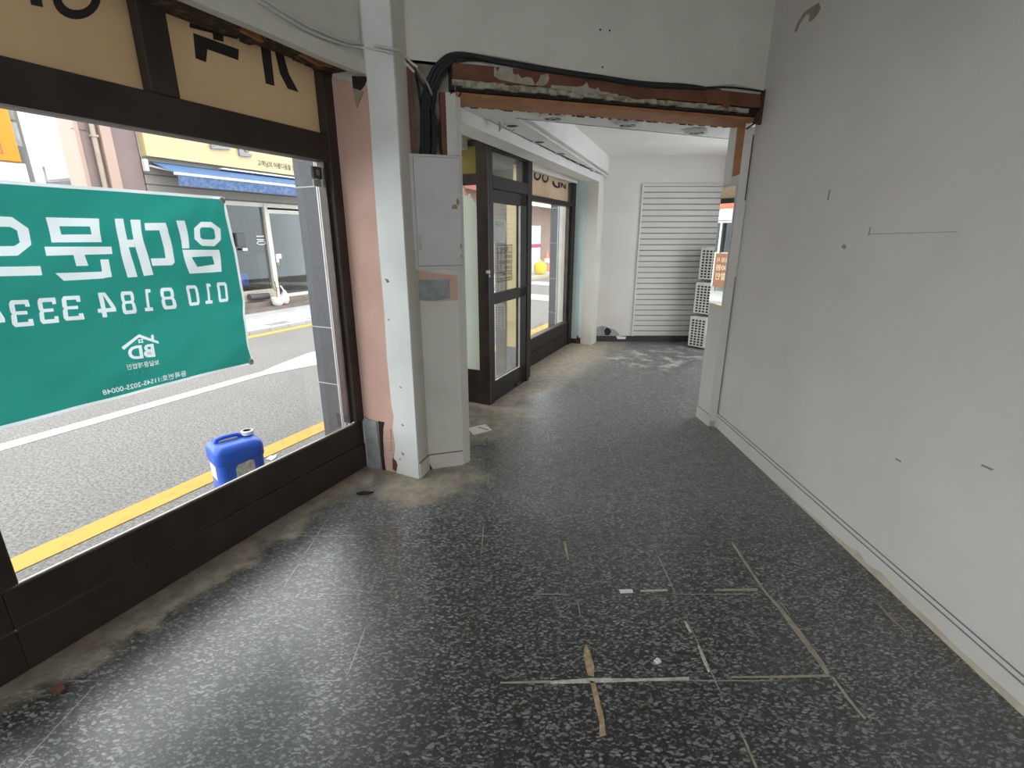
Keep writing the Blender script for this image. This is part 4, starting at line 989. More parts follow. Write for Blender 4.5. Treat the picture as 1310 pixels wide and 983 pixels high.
def bfit(mb, off=.0035, step=.03, cut=True):
    if cut:
        off = 0.0; m3 = mb.bm.copy(); bmesh.ops.remove_doubles(m3, verts=m3.verts, dist=1e-5)
        bmesh.ops.translate(m3, verts=m3.verts, vec=LW.n * -.006)
        r_ = bmesh.ops.extrude_face_region(m3, geom=m3.faces[:])
        bmesh.ops.translate(m3, verts=[v for v in r_['geom'] if isinstance(v, bmesh.types.BMVert)], vec=LW.n * .012)
        bmesh.ops.recalc_face_normals(m3, faces=m3.faces)
        t_ = bpy.data.meshes.new('t'); m3.to_mesh(t_); CUT.from_mesh(t_); bpy.data.meshes.remove(t_); mb.bm.free(); mb = bool_sheet(m3, 'INTERSECT')
    bmesh.ops.triangulate(mb.bm, faces=mb.bm.faces[:]); mb.grid_cut(LW, step, bS0, bS1, bZ0, bZ1)
    for v in mb.bm.verts:
        d = v.co - LW.o; s_ = d.dot(LW.e); v.co = LW.P(s_, BN + off + bdisp(s_, v.co.z), v.co.z)
    return mb
cB = lambda pts: [(x * 440 / 1310, 220 + y * 440 / 1310) for x, y in pts]
def poly_pts(px): return [LW.P(a, BN, z) for a, z in T(LW, px, BN)]
def ring_pts(mb, outer, inner):
    o_ = poly_pts(outer); i_ = poly_pts(inner); n_ = len(o_)
    for k in range(n_): mb.face([o_[k], o_[(k+1) % n_], i_[(k+1) % n_], i_[k]])
def rr8(x0, y0, x1, y1, x2, y2, x3, y3, f=.28):
    """corner-cut quad (TL TR BR BL) as an 8-gon"""
    Q = [(x0, y0), (x1, y1), (x2, y2), (x3, y3)]; out = []
    for k in range(4):
        p, a, c = Q[k], Q[k-1], Q[(k+1) % 4]
        out += [(p[0] + (a[0]-p[0]) * f, p[1] + (a[1]-p[1]) * f), (p[0] + (c[0]-p[0]) * f, p[1] + (c[1]-p[1]) * f)]
    return out
def glyph(name, rings, polys):
    mb = MB()
    for o_, i_ in rings: ring_pts(mb, cB(o_), cB(i_))
    for p in polys: mb.face(poly_pts(cB(p)))
    return obj(name, bfit(mb), M['banner_white'], ban, True)
glyph('lettering', [(rr8(742, 190, 840, 191, 842, 285, 746, 280), rr8(766, 211, 818, 212, 822, 258, 770, 257, .15)),
                 ([(698, 297), (831, 297), (840, 380), (722, 388)], [(736, 325), (803, 321), (810, 352), (752, 362)])], [[(682, 185), (713, 186), (726, 291), (697, 292)]])
glyph('lettering', [], [[(437, 178), (470, 178), (526, 400), (488, 403)], [(497, 182), (536, 182), (586, 392), (550, 397)], [(474, 258), (516, 258), (522, 287), (480, 287)],
                     [(555, 195), (642, 194), (650, 223), (562, 223)], [(612, 194), (642, 194), (669, 340), (637, 345)], [(578, 330), (667, 328), (669, 345), (658, 356), (584, 358)]])
glyph('lettering', [([(170, 173), (375, 178), (392, 268), (195, 269)], [(222, 207), (343, 208), (353, 238), (232, 239)])],
      [[(168, 285), (428, 285), (433, 313), (178, 320)], [(284, 316), (326, 316), (339, 358), (293, 359)], [(384, 334), (418, 333), (430, 400), (396, 405)], [(212, 386), (396, 380), (402, 406), (242, 415)]])
glyph('lettering', [(rr8(-105, 165, 95, 175, 124, 318, -85, 322), rr8(-75, 208, 55, 210, 72, 282, -58, 284, .18))],
      [[(-150, 364), (156, 359), (163, 394), (-145, 401)], [(-190, 150), (-150, 152), (-130, 330), (-170, 332)]])
# digits: each laid in a unit cell (0..1, 0..1, y up) then placed; mirrored because we look from behind
DIG = {'0': [[(.0,.0),(1,.0),(1,1),(.0,1)]], }
def digit_polys(ch):
    w = .25; h = .16
    bar = lambda x0, y0, x1, y1: [(x0, y0), (x1, y0), (x1, y1), (x0, y1)]
    c = .12
    if ch == '0': return [[(c, 0), (1-c, 0), (1, c), (1-w, h), (w, h), (0, c)], [(0, 1-c), (w, 1-h), (1-w, 1-h), (1, 1-c), (1-c, 1), (c, 1)], [(0, c), (w, h), (w, 1-h), (0, 1-c)], [(1-w, h), (1, c), (1, 1-c), (1-w, 1-h)]]
    if ch == '1': return [bar(.37, .0, .63, 1), bar(.12, .0, .88, h), [(.12, 1-h), (.37, 1-h), (.37, 1), (.12, 1)]]
    if ch == '4': return [bar(.55, 0, .80, 1), bar(0, .20, 1, .36), [(0, .36), (.24, .36), (.62, 1), (.40, 1)]]
    if ch == '3': return [[(0, 0), (.88, 0), (1, .12), (1, .42), (.93, .5), (1, .58), (1, .88), (.88, 1), (0, 1), (0, .74), (.22, .74), (.22, .84), (.75, .84), (.75, .58), (.2, .58), (.2, .45), (.75, .45), (.75, .16), (.22, .16), (.22, .26), (0, .26)]]
    if ch == '8':
        out = []
        for O, I in (([(c,0),(1-c,0),(1,c),(1,.40),(.9,.53),(.1,.53),(0,.40),(0,c)], [(.30,h),(.70,h),(.75,.21),(.75,.40),(.70,.45),(.30,.45),(.25,.40),(.25,.21)]),
                     ([(.11,.50),(.89,.50),(.985,.62),(.985,1-c),(.87,1),(.13,1),(.015,1-c),(.015,.62)], [(.30,.58),(.70,.58),(.745,.63),(.745,.79),(.70,.84),(.30,.84),(.255,.79),(.255,.63)])):
            for k in range(8): out.append([O[k], O[(k+1) % 8], I[(k+1) % 8], I[k]])
        return out
def digit(ch, quad):
    """quad: crop px of TL TR BR BL as seen from inside"""
    TL, TR, BR, BL = cB(quad); mb = MB()
    for p in digit_polys(ch):
        px = []
        for x, y in p:
            u_ = 1 - x; l = (TL[0] + (BL[0]-TL[0]) * (1-y), TL[1] + (BL[1]-TL[1]) * (1-y)); r = (TR[0] + (BR[0]-TR[0]) * (1-y), TR[1] + (BR[1]-TR[1]) * (1-y))
            px.append((l[0] + (r[0]-l[0]) * u_, l[1] + (r[1]-l[1]) * u_))
        mb.face(poly_pts(px))
    return obj('numeral', bfit(mb), M['banner_white'], ban, True)
for ch, qd in (('0', ((815, 421), (856, 420), (866, 493), (826, 497))), ('1', ((764, 426), (796, 425), (806, 500), (770, 503))), ('0', ((702, 433), (742, 431), (754, 506), (714, 511))),
               ('8', ((604, 442), (655, 440), (670, 520), (618, 525))), ('1', ((536, 448), (574, 446), (586, 528), (546, 532))), ('8', ((456, 456), (506, 454), (522, 538), (470, 544))), ('4', ((360, 462), (428, 458), (448, 550), (378, 556))),
               ('3', ((230, 474), (304, 471), (322, 562), (244, 568))), ('3', ((136, 482), (206, 478), (226, 574), (152, 580))), ('3', ((32, 490), (104, 487), (126, 585), (46, 592))), ('4', ((-62, 497), (2, 492), (22, 592), (-48, 600)))):
    digit(ch, qd)
# house emblem with initials
mb = MB()
for p in ([(460, 668), (524, 618), (526, 630), (470, 678)], [(524, 618), (602, 645), (604, 655), (526, 630)], [(572, 622), (582, 620), (586, 643), (576, 640)]): mb.face(poly_pts(cB(p)))
for x, y in ((523, 638), (534, 636), (525, 646), (536, 645)): mb.face(poly_pts(cB([(x, y), (x + 8, y - .6), (x + 9, y + 6), (x + 1, y + 6.6)])))
obj('emblem', bfit(mb), M['banner_white'], ban, True)['label'] = 'white roof outline emblem'
def btext(body, px_left, px_right, hgt, bold, name='small_lettering', cut=True):
    a_l, z_l = T(LW, cB([px_left]), BN)[0]; a_r, z_r = T(LW, cB([px_right]), BN)[0]
    w_ = a_r - a_l
    mb = text_mb(body, lambda x, y: LW.P(a_r - x, BN, z_r + (z_l - z_r) * x / w_ + y), hgt, w_, bold)
    return obj(name, bfit(mb, .003, .03, cut), M['banner_white'], ban, True)
zt = abs(T(LW, cB([(590, 655)]), BN)[0][1] - T(LW, cB([(593, 706)]), BN)[0][1])
btext('BD', (494, 718), (594, 704), zt, .03, 'initials')
btext('보담중개법인', (490, 756), (611, 735), zt * .42, .012)
btext('보담부동산중개법인', (492, 774), (621, 745), zt * .10, .0, cut=False)
btext('등록번호:11545-2025-00048', (395, 853), (715, 778), zt * .46, .012)

cloth = bool_sheet(CUT, 'DIFFERENCE', .0125)
cloth.grid_cut(LW, .03, bS0, bS1, bZ0, bZ1)
for v in cloth.bm.verts:
    d = v.co - LW.o; s_ = d.dot(LW.e); v.co = LW.P(s_, d.dot(LW.n) + bdisp(s_, v.co.z), v.co.z)
obj('banner_cloth', cloth, M['banner'], ban, True)

# ------------------------------------------------------------------ JERRYCAN
jc0 = LW.P(-.575, -.535, -.02); jyaw = math.radians(90) - TH + math.radians(-20)
can = thing('jerrycan', jc0, 'blue plastic jerrycan with white collar on the yellow line', 'jerrycan')
ce = Vector((math.cos(jyaw), math.sin(jyaw), 0)); cn = Vector((ce.y, -ce.x, 0))
def rring(hx, hy, r, n=6):
    out = []
    for sx_, sy_, a0 in ((1, 1, 0), (-1, 1, 90), (-1, -1, 180), (1, -1, 270)):
        for k in range(n + 1):
            t = math.radians(a0 + 90 * k / n); out.append((sx_ * (hx - r) + r * math.cos(t), sy_ * (hy - r) + r * math.sin(t)))
    return out
def cP(x, y, z): return jc0 + ce * x + cn * y + Vector((0, 0, z))
def loft(mb, secs, cap=True):
    rings = [[mb.bm.verts.new(cP(x, y, z)) for x, y in rring(hx, hy, r)] for z, hx, hy, r in secs]
    for a, c in zip(rings, rings[1:]):
        for k in range(len(a)): mb.bm.faces.new([a[k], a[(k+1) % len(a)], c[(k+1) % len(c)], c[k]])
    if cap: mb.bm.faces.new(rings[0][::-1]); mb.bm.faces.new(rings[-1])
mb = MB()
loft(mb, [(0, .118, .095, .04), (.006, .128, .105, .045), (.03, .134, .111, .045), (.05, .136, .113, .045), (.054, .134, .111, .045), (.235, .136, .113, .045), (.24, .140, .117, .045), (.255, .142, .119, .045), (.31, .142, .119, .045), (.335, .134, .111, .045), (.35, .118, .095, .045), (.355, .108, .085, .045)])
body = obj('can_body', mb, M['blue'], can, True)
mb = MB()
for s_ in (1, -1): mb.tube(smooth_path([cP(-.095, .034 * s_, .35), cP(-.085, .034 * s_, .372), cP(.0, .034 * s_, .376), (cP(.05, .034 * s_, .372)), cP(.06, .034 * s_, .35)], 4), .014, 8)
obj('carry_handle', MB().tube(smooth_path([cP(-.10, 0, .345), cP(-.088, 0, .374), cP(-.02, 0, .380), cP(.03, 0, .374), cP(.045, 0, .345)], 5), .013, 10), M['blue'], can, True)
mb.bm.free()
mb = MB(); 
obj('handle_recess', MB().box(Frame((cP(0, 0, 0).x, cP(0, 0, 0).y), (ce.x, ce.y)), -.08, .03, -.022, .022, jc0.z + .3545, jc0.z + .3565), M['shop_dark'], can)
mb.bm.free()
nk = cP(.085, 0, .345)
obj('neck', MB().lathe([(.026, 0), (.03, .02), (.027, .04), (.020, .042), (.020, .02), (0, .02)], nk, 20), M['shop_dark'], can, True)
obj('white_collar', MB().lathe([(.031, .018), (.036, .018), (.036, .040), (.031, .043), (.027, .043), (.027, .03)], nk, 24), M['white_plastic'], can, True)['label'] = 'white screw collar'
CFr = Frame((jc0.x + cn.x * .1135, jc0.y + cn.y * .1135), (ce.x, ce.y))
cz = jc0.z
obj('worn_label', MB().patch(CFr, [(-.035, cz + .085), (.005, cz + .075), (.055, cz + .10), (.068, cz + .12), (.066, cz + .225), (.045, cz + .235), (-.028, cz + .222), (-.042, cz + .20), (-.044, cz + .12)], .0, .0012), M['lime'], can)['label'] = 'greyish worn white label'
CSd = Frame((jc0.x - ce.x * .1362, jc0.y - ce.y * .1362), (cn.x, cn.y)); CSd.n = -ce
lb_ = obj('side_label', MB().patch(CSd, [(-.055, cz + .135), (.06, cz + .135), (.06, cz + .225), (-.055, cz + .225)], .0, .0012), M['paper'], can); lb_['label'] = 'white side label'
mb = MB()
for k in range(4): mb.box(CSd, -.045, .045 - .02 * (k % 2), .0012, .0018, cz + .15 + k * .018, cz + .155 + k * .018)
obj('label_rows', mb, M['cement'], lb_)
# street litter
tag(obj('paper_litter', MB().prism([at_z(x, y, -.017) for x, y in ((341, 588), (346, 584), (350, 584.5), (354, 582), (353, 586), (348, 589.5))], Vector((0, 0, .006))), M['paper']), 'crumpled white paper scrap on the asphalt beside the jerrycan', 'litter')

# ------------------------------------------------------------------ STREET: pole and sign, buildings, shop
SV = -7.2
po = thing('utility_pole', LW.P(.40, -4.7, .04), 'grey concrete utility pole with stickers on the far sidewalk', 'pole')
obj('pole_shaft', MB().tube([LW.P(.40, -4.7, .035), LW.P(.40, -4.7, 7.5)], [.15, .105], 20), M['pole'], po, True)
def on_pole(z0, z1, a0, a1, r):
    mb = MB(); fwd = (Vector((0, 0, 0)) - LW.P(.40, -4.7, 0)).normalized(); rt = Vector((-fwd.y, fwd.x, 0)); c0 = LW.P(.40, -4.7, 0); pts = []
    k = 6; g_ = []
    for i in range(k + 1):
        t = a0 + (a1 - a0) * i / k; d = fwd * math.cos(t) + rt * math.sin(t); g_.append((c0 + d * r + Vector((0, 0, z0)), c0 + d * r + Vector((0, 0, z1))))
    for (p, q_), (p2_, q2_) in zip(g_, g_[1:]): mb.face([p, p2_, q2_, q_])
    return mb
obj('bill_sticker', on_pole(1.92, 2.16, -.8, .7, .139), M['paper'], po)['label'] = 'white bill pasted low on the pole'
obj('bill_sticker', on_pole(2.42, 2.64, -.5, .9, .137), M['cement'], po)
obj('bill_sticker', on_pole(2.66, 2.86, -.5, .9, .136), M['facade_grey'], po)
obj('sticker_mark', on_pole(2.50, 2.60, -.45, .1, .1385), M['paper'], po)
ob = thing('orange_signboard', LW.P(-.3, -4.5, 2.2), 'orange board with a thin inset outline on the utility pole', 'sign')
o1 = on(LW, 24, 208, -4.5); o2 = on(LW, 13, 133, -4.5)
sR = (o1[0] + o2[0]) / 2; zB = o1[1]
obj('board', MB().box(LW, sR - 1.3, sR, -4.56, -4.5, zB, zB + .95).bevel(.01, 1), M['orange'], ob)
mb = MB()
for a, c, e, f in ((sR - 1.2, sR - .13, zB + .065, zB + .075), (sR - .14, sR - .13, zB + .065, zB + .9)): mb.box(LW, a, c, -4.499, -4.497, e, f)
obj('inset_outline', mb, M['ply'], ob)
obj('white_foot_board', MB().box(LW, sR - 1.3, sR + .03, -4.56, -4.52, zB - .22, zB - .005), M['white_plastic'], ob)
obj('green_mark', MB().box(LW, sR - .12, sR + .0, -4.522, -4.515, zB - .09, zB - .06), M['mint'], ob)
obj('pole_bracket', MB().box(LW, (.10), .27, -4.72, -4.565, zB + .5, zB + .56), M['chrome'], ob)

def fbox(mb, s0, s1, n0, n1, z0, z1): return mb.box(LW, s0, s1, n0, n1, z0, z1)
# pink building between alley and shop
pb = thing('pink_building', LW.P(2.6, SV - 2, 0), 'pinkish rendered building left of the cream shop sign', 'building')
obj('wall', fbox(MB(), 2.285, 3.12, SV - .42, SV - .02, .04, 4.6), M['pink_bld'], pb)
obj('pilaster', fbox(MB(), 2.25, 2.31, SV - .44, SV + .0, .04, 4.6), M['beige_bld'], pb)
obj('pilaster', fbox(MB(), 2.55, 2.70, SV - .05, SV + .10, .04, 4.6), M['beige_bld'], pb)
obj('drain_pipe', MB().tube([LW.P(2.47, SV + .05, .04), LW.P(2.47, SV + .05, 4.5)], .035, 12), M['pipe'], pb, True)
obj('pipe_clamp', MB().box(LW, 2.425, 2.515, SV, SV + .095, 3.02, 3.05), M['pipe'], pb)
obj('render_joint', fbox(MB(), 2.22, 2.42, SV - .03, SV - .012, 3.1, 3.108), M['ply_dark'], pb)
# distant things seen up the alley
ab = thing('alley_building', LW.P(6, -15, 0), 'pale overexposed building seen up the alley beside the pole', 'building')
obj('wall', fbox(MB(), 4.92, 7.4, -16.5, -14, .0, 6.0), M['pale_bld'], ab)
obj('downpipe', MB().tube([LW.P(5.02, -13.93, 0), LW.P(5.02, -13.93, 6)], .07, 8), M['shop_dark'], ab)
obj('downpipe', MB().tube([LW.P(5.14, -13.93, 0), LW.P(5.14, -13.93, 6)], .05, 8), M['stone'], ab)
obj('wall_panel', fbox(MB(), 4.93, 5.06, -14.02, -13.98, 1.5, 6.0), M['beige_bld'], ab)
obj('hanging_cable', MB().tube([LW.P(5.2, -13.8, 4.2), LW.P(5.26, -13.8, 3.4), LW.P(5.32, -13.8, 2.4)], .03, 6), M['shop_dark'], ab)
bs = thing('blue_board', LW.P(4.8, -13.6, 2.9), 'small blue board low in the alley beside the pole', 'sign')
obj('board', fbox(MB(), 4.62, 4.87, -13.7, -13.6, 2.9, 3.36), M['blue_sign'], bs); obj('post', fbox(MB(), 4.7, 4.76, -13.74, -13.70, 0, 3.0), M['pole'], bs)
# the cream-signed shop
sh = thing('shop_building', LW.P(6, SV - 2, 0), 'shop across the street with cream fascia and blue awning', 'building')
S0, S1_ = 3.14, 7.64
obj('upper_wall', fbox(MB(), S0, S1_, SV - 3.2, SV - .03, 2.55, 4.3), M['pale_bld'], sh)
fas = obj('fascia_sign', fbox(MB(), S0 + .02, S1_, SV - .03, SV + .12, 2.84, 3.95), M['cream_sign'], sh); fas['label'] = 'cream fascia sign board'
obj('board_wall', fbox(MB(), S0, S1_, SV - .25, SV - .02, 2.22, 2.84), M['board_wall'], sh)
obj('side_wall', fbox(MB(), S0, 3.98, SV - .25, SV - .02, .1, 2.22), M['facade_grey'], sh)
obj('interior_back', fbox(MB(), S0, S1_, SV - 3.2, SV - 3.1, .1, 2.84), M['shop_in'], sh)
obj('interior_floor', fbox(MB(), S0, S1_, SV - 3.1, SV - .1, .06, .12), M['stone'], sh)
obj('interior_side', fbox(MB(), 7.5, 7.6, SV - 3.1, SV - .25, .1, 2.6), M['shop_in'], sh)
obj('interior_side', fbox(MB(), S0, S0 + .1, SV - 3.1, SV - .25, .1, 2.6), M['shop_in'], sh)
zt0 = 2.94
sA, zA = on(LW, 332, 209, SV + .13)
obj('small_lettering', text_mb('고객님의 아름다움을 도와드립니다', lambda x, y: LW.P(sA - .04 + x, SV + .124, zA - .05 + y), .115, 1.42, .012), M['sign_text'], fas)
def letter3(px_polys, n):
    mb = MB()
    for p in px_polys: mb.patch(LW, T(LW, p, n), SV + .12, SV + .17)
    return obj('channel_letter', mb, M['letter_steel'], fas)
c8 = lambda pts: [(160 + x * 280 / 1310, 160 + y * 280 / 1310) for x, y in pts]
letter3([c8([(515, 122), (630, 128), (632, 146), (520, 140)]), c8([(515, 70), (545, 70), (548, 130), (520, 130)])], SV + .17)
letter3([c8([(680, 130), (705, 130), (712, 170), (762, 175), (760, 190), (690, 184)]), c8([(720, 120), (745, 122), (748, 160), (724, 158)])], SV + .17)
# awning
aw = thing('blue_awning', LW.P(5.5, SV + .3, 2.4), 'blue cloth awning under the cream fascia sign', 'awning')
aS0, aS1 = 3.26, 7.5; fn = SV + .66
obj('canopy', MB().hexa([LW.P(aS0, SV, 2.765), LW.P(aS1, SV, 2.765), LW.P(aS1, fn, 2.545), LW.P(aS0, fn, 2.545), LW.P(aS0, SV, 2.775), LW.P(aS1, SV, 2.775), LW.P(aS1, fn, 2.555), LW.P(aS0, fn, 2.555)]), M['awning'], aw)
vm = MB(); n_ = 60
for k in range(n_):
    a, c = aS0 + (aS1 - aS0) * k / n_, aS0 + (aS1 - aS0) * (k + 1) / n_
    w0, w1_ = .012 * math.sin(k * .9), .012 * math.sin((k + 1) * .9)
    vm.face([LW.P(a, fn + .01 + w0, 2.36), LW.P(c, fn + .01 + w1_, 2.36), LW.P(c, fn + .02, 2.53), LW.P(a, fn + .02, 2.53)])
obj('valance', vm, M['awning_val'], aw, True)
obj('front_bar', MB().tube([LW.P(aS0 - .05, fn + .02, 2.545), LW.P(aS1, fn + .02, 2.545)], .022, 10), M['white_plastic'], aw, True)
obj('roller_cover', MB().box(LW, 4.5, aS1, SV + .0, SV + .14, 2.775, 2.80), M['white_plastic'], aw)
obj('arm_bracket', MB().box(LW, aS0 - .13, aS0 - .07, SV - .02, SV + .08, 2.60, 2.79).bevel(.01, 1), M['white_plastic'], aw)
obj('folding_arm', MB().tube([LW.P(aS0 - .02, SV, 2.70), LW.P(aS0 + .35, SV + .35, 2.6), LW.P(aS0 - .02, fn, 2.54)], .018, 8), M['white_plastic'], aw)
# glass front
gf = obj('glass_front', fbox(MB(), 3.98, 5.44, SV - .10, SV - .09, .42, 2.16), M['glass_shop'], sh)
gd = obj('shop_door', fbox(fbox(fbox(fbox(MB(), 5.52, 5.58, SV - .12, SV - .06, .2, 2.1), 7.54, 7.6, SV - .12, SV - .06, .2, 2.1), 5.58, 7.54, SV - .12, SV - .06, 2.02, 2.1), 5.58, 7.54, SV - .12, SV - .06, .2, .27), M['shop_white'], sh); gd['label'] = 'cream framed glass door'
obj('door_pane', fbox(MB(), 5.58, 7.54, SV - .10, SV - .09, .27, 2.02), M['glass_shop'], gd)
obj('door_handle', fbox(fbox(MB(), 5.60, 5.66, SV - .08, SV - .03, .98, 1.16), 5.66, 5.74, SV - .06, SV - .03, 1.06, 1.16).bevel(.01, 1), M['white_plastic'], gd)
obj('door_post', fbox(fbox(MB(), 5.44, 5.52, SV - .16, SV - .02, .2, 2.2), 3.98, 7.6, SV - .14, SV - .04, 2.14, 2.22), M['shop_white'], sh)
obj('low_wall', fbox(MB(), 3.98, 5.44, SV - .2, SV - .02, .12, .42), M['tile_wall'], sh)['label'] = 'low wall of small cream tiles'
obj('stone_plinth', fbox(fbox(MB(), S0, S1_, SV - .2, SV + .25, .04, .20), S0, S1_, SV + .02, SV + .52, .04, .10), M['stone'], sh)
# things inside the shop
cab = thing('display_cabinet', LW.P(4.9, SV - 2.7, .12), 'dark cabinet dimly seen inside the shop', 'cabinet')
obj('carcass', fbox(MB(), 4.15, 5.6, SV - 3.09, SV - 2.6, .12, .9).bevel(.01, 1), M['shop_dark'], cab); obj('top', fbox(MB(), 4.1, 5.65, SV - 3.09, SV - 2.56, .9, .94), M['shop_in'], cab)
mr = thing('dark_wall_panel', LW.P(5.0, SV - 3.05, 1.1), 'dark mirror panel on the shop back wall', 'mirror')
obj('panel', fbox(MB(), 4.5, 5.6, SV - 3.095, SV - 3.06, 1.1, 2.1), M['teal_glass'], mr); obj('frame', fbox(MB(), 4.45, 5.65, SV - 3.099, SV - 3.07, 1.05, 2.15), M['shop_dark'], mr)
pf = thing('picture_frame', LW.P(7.0, SV - 3.05, 1.7), 'small picture frame on the shop back wall', 'picture')
obj('frame', fbox(MB(), 6.8, 7.15, SV - 3.099, SV - 3.06, 1.75, 2.2), M['shop_dark'], pf); obj('print', fbox(MB(), 6.84, 7.11, SV - 3.07, SV - 3.055, 1.79, 2.16), M['cement'], pf)
tb = thing('shop_counter', LW.P(7.1, SV - 2, .12), 'grey counter with yellow handle inside the shop door', 'counter')
obj('front', fbox(MB(), 6.6, 7.45, SV - 2.4, SV - 1.9, .12, 1.05).bevel(.01, 1), M['shop_dark'], tb); obj('top', fbox(MB(), 6.55, 7.48, SV - 2.45, SV - 1.85, 1.05, 1.09), M['shop_in'], tb)
obj('yellow_handle', fbox(MB(), 7.1, 7.16, SV - 1.84, SV - 1.80, .80, 1.05), M['yellow'], tb)
mbx = thing('mail_box', LW.P(4.5, SV - .08, 1.0), 'dark letter box beside the banner edge on the shop glass', 'letter box')
q1 = on(LW, 308, 308, SV - .04)
obj('box', fbox(MB(), q1[0] - .10, q1[0] + .10, SV - .088, SV - .01, q1[1] - .13, q1[1] + .15).bevel(.02, 2), M['shop_dark'], mbx); obj('tag', fbox(MB(), q1[0] + .0, q1[0] + .1, SV - .012, SV - .006, q1[1] - .2, q1[1] - .15), M['paper'], mbx)
dc = on(LW, 338, 309, SV - .08); 
mb = MB()
for k in range(2): mb.box(LW, dc[0] - .17, dc[0] + .02, SV - .089, SV - .087, dc[1] + .03 + .07 * k, dc[1] + .045 + .07 * k)
tx = [LW.P(dc[0] - .07 + .11 * math.cos(t), SV - .086, dc[1] - .03 + .035 * math.sin(t)) for t in [2*math.pi*k/20 for k in range(21)]]
mb.tube(tx, .008, 5)
obj('glass_decal', mb, M['white_plastic'], gf)
bx = thing('blue_crate', LW.P(4.55, SV - .6, .42), 'blue box standing inside the shop window', 'box')
q2 = on(LW, 312, 358, SV - .5)
obj('box', fbox(MB(), q2[0] - .14, q2[0] + .12, SV - .72, SV - .5, q2[1] - .14, q2[1] + .13).bevel(.012, 1), M['blue'], bx); obj('box_shelf', fbox(MB(), q2[0] - .5, q2[0] + .9, SV - .8, SV - .45, q2[1] - .17, q2[1] - .145), M['shop_in'], bx)
# pot, bag and plant by the shop
qp = on(LW, 345, 391, SV + .12); pc = LW.P(qp[0] + .02, SV + .36, .10)
pt_ = thing('potted_plant', pc, 'round white pot with a small green plant on the shop step', 'plant')
obj('pot', MB().lathe([(0, .0), (.07, .0), (.11, .04), (.12, .10), (.115, .17), (.108, .18), (.10, .17), (0, .15)], pc, 24), M['white_plastic'], pt_, True)
obj('stem', MB().tube([pc + Vector((0, 0, .17)), pc + Vector((.01, 0, .34)), pc + Vector((-.01, 0.01, .52))], .012, 6), M['ply'], pt_)
mb = MB(); rr = random.Random(9)
for k in range(46):
    a = rr.uniform(0, 6.28); h = rr.uniform(.30, .60); r_ = rr.uniform(.02, .17); c0 = pc + Vector((math.cos(a) * r_, math.sin(a) * r_, h)); d = Vector((math.cos(a), math.sin(a), rr.uniform(-.4, .5))).normalized() * rr.uniform(.05, .09); sd = d.cross(Vector((0, 0, 1))).normalized() * .022
    mb.face([c0 - d * .5, c0 + sd, c0 + d * .6, c0 - sd])
obj('foliage', mb, M['leaf'], pt_)
bagc = LW.P(qp[0] + .22, SV + .36, .10)
bg = thing('plastic_bag', bagc, 'pinkish white plastic bag slumped beside the white pot', 'bag')
mb = MB(); bmesh.ops.create_icosphere(mb.bm, subdivisions=4, radius=1)
for v in mb.bm.verts:
    p = v.co.copy(); n1 = mnoise.noise(p * 2.2) * .16 + mnoise.noise(p * 6) * .06
    p *= 1 + n1; zz = p.z * .5 + .5
    wx = .10 * (1.15 - .65 * max(0, zz)); v.co = Vector((p.x * wx, p.y * wx, max(0, zz) * .32))
bmesh.ops.translate(mb.bm, verts=mb.bm.verts, vec=bagc)
obj('bag_body', mb, M['sack'], bg, True)
obj('tied_ear', MB().tube(smooth_path([bagc + Vector((0, 0, .30)), bagc + Vector((-.03, -.02, .37)), bagc + Vector((-.06, -.02, .41))], 4), [.016] * 8 + [.008], 8), M['sack'], bg, True)
dm = thing('floor_mat', LW.P(4.75, SV + .2, .20), 'dark rolled mat on the step left of the white pot', 'mat')
q3 = on(LW, 332, 379, SV + .1)
obj('roll', MB().tube([LW.P(q3[0] - .25, SV + .1, q3[1] - .0), LW.P(q3[0] + .22, SV + .1, q3[1] - .02)], .07, 14), M['shop_dark'], dm, True)
obj('roll_core', MB().tube([LW.P(q3[0] + .2, SV + .1, q3[1] - .02), LW.P(q3[0] + .235, SV + .1, q3[1] - .021)], .03, 10), M['stone'], dm)

# further along the street: block with red awning, poster, bucket, cone
fb = thing('brown_building', LW.P(24, SV - 2, 0), 'brown facade far down the street with a dusky red awning', 'building')
obj('wall', fbox(MB(), 12.5, 60, SV - 6, SV - .03, .04, 5.0), M['brick'], fb)
obj('upper_brick', fbox(MB(), 12.5, 60, SV - 6, SV + .04, 3.6, 5.0), M['red_brick'], fb)
obj('red_awning', MB().hexa([LW.P(14, SV, 3.2), LW.P(44, SV, 3.2), LW.P(44, SV + 1.0, 3.0), LW.P(14, SV + 1.0, 3.0), LW.P(14, SV, 3.55), LW.P(44, SV, 3.55), LW.P(44, SV + 1.0, 3.1), LW.P(14, SV + 1.0, 3.1)]), M['red_awning'], fb)
obj('white_valance', fbox(MB(), 14, 44, SV + 1.0, SV + 1.05, 2.78, 3.02), M['white_plastic'], fb)
pst = on(LW, 686, 314, SV)
ps = thing('shop_poster', LW.P(pst[0], SV, .3), 'tall white poster with a magenta band in the far window', 'poster')
h0 = on(LW, 686, 338, SV)[1]; h1 = on(LW, 686, 289, SV)[1]; e0_ = on(LW, 672, 314, SV)[0]; e1_ = on(LW, 690.5, 314, SV)[0]
obj('sheet', fbox(MB(), e0_, e1_, SV - .02, SV + .03, h0, h1), M['paper'], ps)
obj('magenta_band', fbox(MB(), e0_, e1_ + .1, SV + .03, SV + .04, (h0 + h1) / 2 - .12, (h0 + h1) / 2 + .06), M['magenta'], ps)
yq = at_z(691, 351, .04)
yb = thing('yellow_bucket', (yq.x, yq.y, .04), 'round yellow bag standing on the far sidewalk', 'bag')
